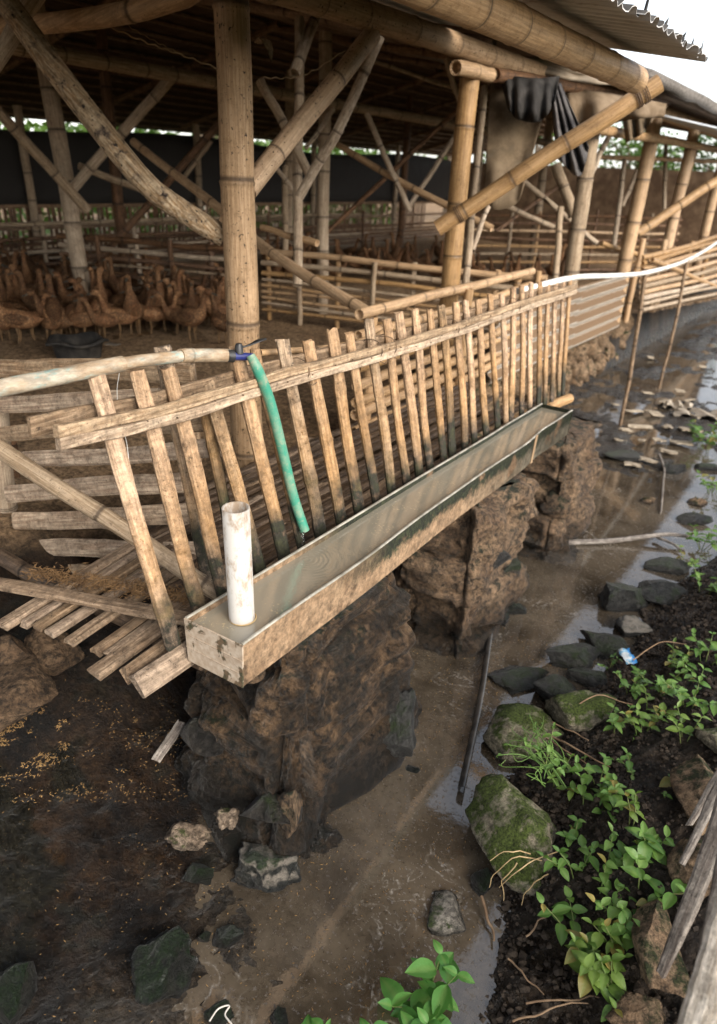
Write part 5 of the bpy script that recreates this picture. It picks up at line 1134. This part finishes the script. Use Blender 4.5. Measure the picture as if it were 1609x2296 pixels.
WD = [(955, 2245, .11, 5, 3, .066, 'b', 'largest broad leaved plant at the bottom edge', .06, 0), (715, 2290, .05, 3, 2, .03, 'b', 'small bright sprig left of the largest plant', .05, .02), (850, 2290, .05, 2, 2, .035, 'b', 'leafy sprig between the small sprig and the largest plant', .05, .03),
      (1335, 2165, .11, 4, 4, .042, 'y', 'yellow green bush of rounded leaves left of the tan mossy block', .07, None), (1300, 2090, .09, 3, 3, .042, 'g', 'weed with oval leaves above the yellow green bush', .06, None), (1380, 2235, .09, 3, 3, .038, 'y', 'yellow green weed above the yellowish corner stone', .05, None),
      (1400, 2030, .10, 3, 3, .040, 'g', 'weed with paired leaves left of the broad wood strip', .06, None), (1450, 1985, .10, 2, 3, .045, 'g', 'weed with long leaves touching the broad wood strip', .06, None), (1370, 1930, .09, 4, 3, .036, 'g', 'dense weed in the middle of the lower bank', .06, None), (1470, 1900, .09, 3, 3, .045, 'g', 'large leaved weed above the wood strips', .05, None),
      (1320, 1800, .08, 3, 3, .038, 'g', 'weed just right of the largest mossy stone', .06, None), (1390, 1790, .08, 3, 3, .036, 'g', 'weed beside the long thin twig', .05, None), (1290, 1880, .06, 3, 2, .034, 'g', 'low weed below the right side of the largest mossy stone', .05, None), (1420, 1720, .05, 2, 2, .03, 'g', 'small sprout on bare soil above the long twig', .04, None),
      (1510, 1745, .05, 2, 2, .036, 'g', 'sprout alone on bare soil near the right edge', .03, None), (1450, 1625, .09, 4, 4, .028, 'y', 'pale yellow green weed on the upper bank', .06, None), (1480, 1530, .11, 6, 4, .030, 'g', 'thick leafy weed on the upper bank', .08, None), (1420, 1540, .09, 4, 3, .028, 'g', 'leafy weed left of the thick weed on the upper bank', .06, None), (1560, 1560, .10, 5, 4, .034, 'g', 'broad weed at the right edge of the upper bank', .08, None), (1590, 1470, .10, 4, 3, .034, 'g', 'weed touching the right edge above the broad weed', .07, None),
      (1510, 1480, .08, 4, 3, .028, 'y', 'light green weed behind the thick weed', .06, None), (1590, 1310, .12, 5, 4, .035, 'g', 'leafy weed at the right edge beside the pool', .09, None), (1580, 1210, .12, 6, 4, .035, 'g', 'weed at the right edge beside the far shallows', .10, None), (1600, 1080, .16, 6, 4, .04, 'g', 'dark green weed at the right edge beside the shards', .12, None), (1590, 980, .22, 8, 5, .05, 'g', 'tall bright weed at the right edge below the broken sheet', .14, None), (1540, 1260, .07, 3, 3, .03, 'y', 'low weed at the head of the pool', .06, None), (1370, 1490, .05, 3, 2, .024, 'g', 'tiny weed among the dark stones', .04, None), (1230, 1690, .07, 3, 3, .024, 'g', 'small weed on the grey mossy stone', .06, .2), (1250, 1745, .07, 3, 3, .028, 'y', 'small pale weed right above the largest mossy stone', .06, None), (1440, 2090, .07, 2, 3, .04, 'g', 'weed with round leaves beside the tan mossy block', .04, None)]
for i, (px, py, h, st, pr, lf, kd, lab, spd, zz) in enumerate(WD): weed(px, py, h, st, pr, lf, kd, lab, 700+i, spd, 'weeds on the bank', zz)
q = random.Random(77)
for i in range(16):
    px, py = q.uniform(1250, 1560), q.uniform(1600, 2150)
    if 1480 < px and py > 1850: continue
    weed(px, py, .025, 1, 2, .016, q.choice('gy'), 'tiny green seedling on the dark bank soil', 800+i, .012, 'seedlings on the bank')
EX = [(1350, 2010, 'weed squeezed between the lower bank weeds and the oval leaved weed'), (1430, 1840, 'weed growing under the long thin twig'), (1350, 1740, 'weed in the middle of the bank above the long twig'), (1300, 1950, 'weed growing below the low weed beside the mossy stone'), (1400, 2130, 'weed leaning on the tan mossy block'), (1545, 1640, 'weed near the right edge above the lone sprout'), (1460, 1580, 'weed filling the gap in the upper bank thicket'), (1540, 1500, 'weed in the right part of the upper bank thicket'), (1390, 1620, 'weed at the left end of the upper bank thicket')]
for i, (px, py, lab) in enumerate(EX): weed(px, py, .08, 3, 3, .034, q.choice('ggy'), lab, 860+i, .06, 'weeds on the bank')
for i, (px, py) in enumerate(((65, 2010), (45, 2090), (90, 1985))): weed(px, py, .02, 1, 2, .018, 'y', 'tiny seedling in the black mud at the lower left', 840+i, .012, 'seedlings in the mud', .03)
# wiry grass sprawling over the mossy stone
root = thing('wiry_grass', 'wiry green grass stems sprawling over the grey mossy stone', 'grass', at(1260, 1745, z=.14)); q = random.Random(13)
for i in range(26):
    a = at(q.uniform(1215, 1290), q.uniform(1700, 1770), z=.15); b = at(q.uniform(1110, 1230), q.uniform(1610, 1740), z=q.uniform(.15, .24)); m_ = a.lerp(b, .5)+Vector((q.gauss(0, .03), q.gauss(0, .03), q.uniform(.0, .05)))
    v, f = sweep(spline([a, m_, b, b+Vector((q.gauss(0, .02), q.gauss(0, .02), q.uniform(-.02, .03)))], 14), [.0019*(1-.04*k) for k in range(14)], 5); obj('stem', v, f, M_grassm, root)
    if i % 2 == 0: inst('leaf', LV['g'][i % 4], root, Matrix.Translation(b) @ Matrix.Rotation(q.uniform(0, 6), 4, 'Z') @ Matrix.Scale(.016, 4))
# ------------------------------------------------------------------ small litter
q = random.Random(3)
pts = []
for i in range(2600):
    px, py = (q.uniform(-10, 150), q.gauss(1650, 50)) if i < 1500 else (q.uniform(0, 420), q.uniform(1560, 1800))
    p = at(px, py, z=.3)
    for _ in range(5): p = at(px, py, z=gz(p.x, p.y)+.003)
    pts.append(p)
stuff('rice_husks', pts, sliver(.011, .0014), M_husk, 'golden rice husks strewn over the earth slope at the left', 'husks')
pts = []
for i in range(1500):
    x, y = q.uniform(-1.35, -.35), q.uniform(.35, 2.6); pts.append(Vector((x, y, max(gz(x, y), .0)+.002)))
stuff('floating_husks', pts, sliver(.010, .0013), M_husk, 'scattered husks floating on the silt and muddy water', 'husks')
def clod(mb, p):
    p, s = p; o = Vector((q.uniform(0, 9),)*3); V = []
    for (x, y, z) in ((1, 0, 0), (-1, 0, 0), (0, 1, 0), (0, -1, 0), (0, 0, 1), (.7, .7, .5), (-.7, .7, .5), (.7, -.7, .5), (-.7, -.7, .5), (0, 0, -.6)): V.append(p+Vector((x, y, z))*s*q.uniform(.7, 1.2))
    mb.add(V, [(0, 5, 7), (5, 4, 7), (5, 2, 6), (5, 6, 4), (6, 1, 8), (6, 8, 4), (7, 8, 3), (7, 4, 8), (0, 2, 5), (1, 6, 2), (3, 8, 1), (0, 7, 3), (9, 2, 0), (9, 1, 2), (9, 3, 1), (9, 0, 3)])
pts = []
for i in range(9000):
    y = q.uniform(.6, 3.6); x = float(edge_right(y))+abs(q.gauss(.0, .45))
    pts.append((Vector((x, y, gz(x, y)+.002)), q.choice((.003, .004, .005, .006, .008, .012))*q.uniform(.6, 1.2)))
o = stuff('soil_crumbs', pts, clod, m_simple('loam_crumb', (.024, .017, .012), (.058, .042, .029), 40, .85, .4), 'crumbly black soil crumbs covering the right bank', 'soil')
# ------------------------------------------------------------------ trees and scrub beyond the shed
M_tl = m_leaf('tree_leaf', (.035, .085, .015), (.10, .17, .03)); M_bark = m_simple('tree_bark', (.09, .065, .045), (.17, .13, .09), 12, .9, .4)
def tree(x, y, h, r_, label, seed, n=1500, lf=.16):
    q = random.Random(seed); z0 = gz(x, y); root = thing('tree', label, 'tree', (x, y, z0), 'trees beyond the shed')
    mb = MB(); top = Vector((x+q.uniform(-.3, .3), y, z0+h*.7)); v, f = sweep(spline([(x, y, z0-.1), (x+.1, y, z0+h*.35), top], 10), [.14*(1-.07*i) for i in range(10)], 8); mb.add(v, f)
    cl = []
    for k in range(14):
        a = q.uniform(0, 6.28); e = q.uniform(-.5, 1); c_ = Vector((x, y, z0+h*.55))+Vector((math.cos(a)*r_*q.uniform(.3, .9), math.sin(a)*r_*q.uniform(.3, .9), e*h*.36)); cl.append(c_)
        v, f = sweep(spline([Vector((x, y, z0+h*.3)), (Vector((x, y, z0+h*.5))+c_)/2, c_], 6), [.05*(1-.12*i) for i in range(6)], 5); mb.add(v, f)
    mb.build('trunk', M_bark, root); mb = MB()
    for i in range(n):
        c_ = q.choice(cl); d = Vector((q.gauss(0, 1), q.gauss(0, 1), q.gauss(0, .8))).normalized()*r_*.42*q.random()**.4; p = c_+d; a = Vector((q.gauss(0, 1), q.gauss(0, 1), q.gauss(0, .5))).normalized()*lf*q.uniform(.6, 1.2); b = a.cross(Vector((q.gauss(0, 1), q.gauss(0, 1), q.gauss(0, 1)))).normalized()*lf*.28
        mb.add([p-a/2, p+b, p+a/2, p-b], [(0, 1, 2, 3)])
    mb.build('crown', M_tl, root, None, False)
TL = [(-11.5, -1, 4.2, 1.8, 'leafy green tree beyond the tarpaulin wall, first from the left'), (-11.5, 2.5, 4.0, 1.6, 'leafy green tree beyond the tarpaulin wall, second from the left'), (-12, 5.5, 4.4, 1.8, 'leafy green tree beyond the tarpaulin wall, third from the left'), (-11.5, 8.5, 4.0, 1.6, 'leafy green tree beyond the tarpaulin wall, fourth from the left'), (-12.2, 11.5, 4.5, 1.8, 'leafy green tree beyond the tarpaulin wall, fifth from the left'), (-12, 15, 4.6, 1.9, 'leafy green tree beyond the tarpaulin wall, last on the right'),
      (-10, 18, 4.5, 1.9, 'taller green tree at the far corner of the shed'), (-8.5, 20, 3.2, 1.6, 'low green tree beyond the far end of the shed, leftmost'), (-6.0, 21, 2.9, 1.5, 'low green tree beyond the far end of the shed, second from left'), (-3.8, 22, 2.8, 1.4, 'low green tree beyond the far end of the shed, third from left'), (-2.0, 24, 2.7, 1.4, 'low green tree beyond the far end of the shed, rightmost')]
for i, (x, y, h, r_, lab) in enumerate(TL): tree(x, y, h, r_, lab, 500+i)
q = random.Random(88); mb = MB()
for i in range(9000):                          # scrub pressed against the outside of the far wall
    y = q.uniform(-2, 16); x = -10.2-abs(q.gauss(0, .6)); p = Vector((x, y, .55+1.75*q.random()**.8)); a = Vector((q.gauss(0, 1), q.gauss(0, 1), q.gauss(0, .6))).normalized()*.17; b = a.cross(Vector((q.gauss(0, 1), q.gauss(0, 1), q.gauss(0, 1)))).normalized()*.05
    mb.add([p-a/2, p+b, p+a/2, p-b], [(0, 1, 2, 3)])
o = mb.build('scrub', M_tl, None, None, False); tag(o, 'mass of green scrub pressed against the outside of the far wall', 'scrub', kind='stuff')
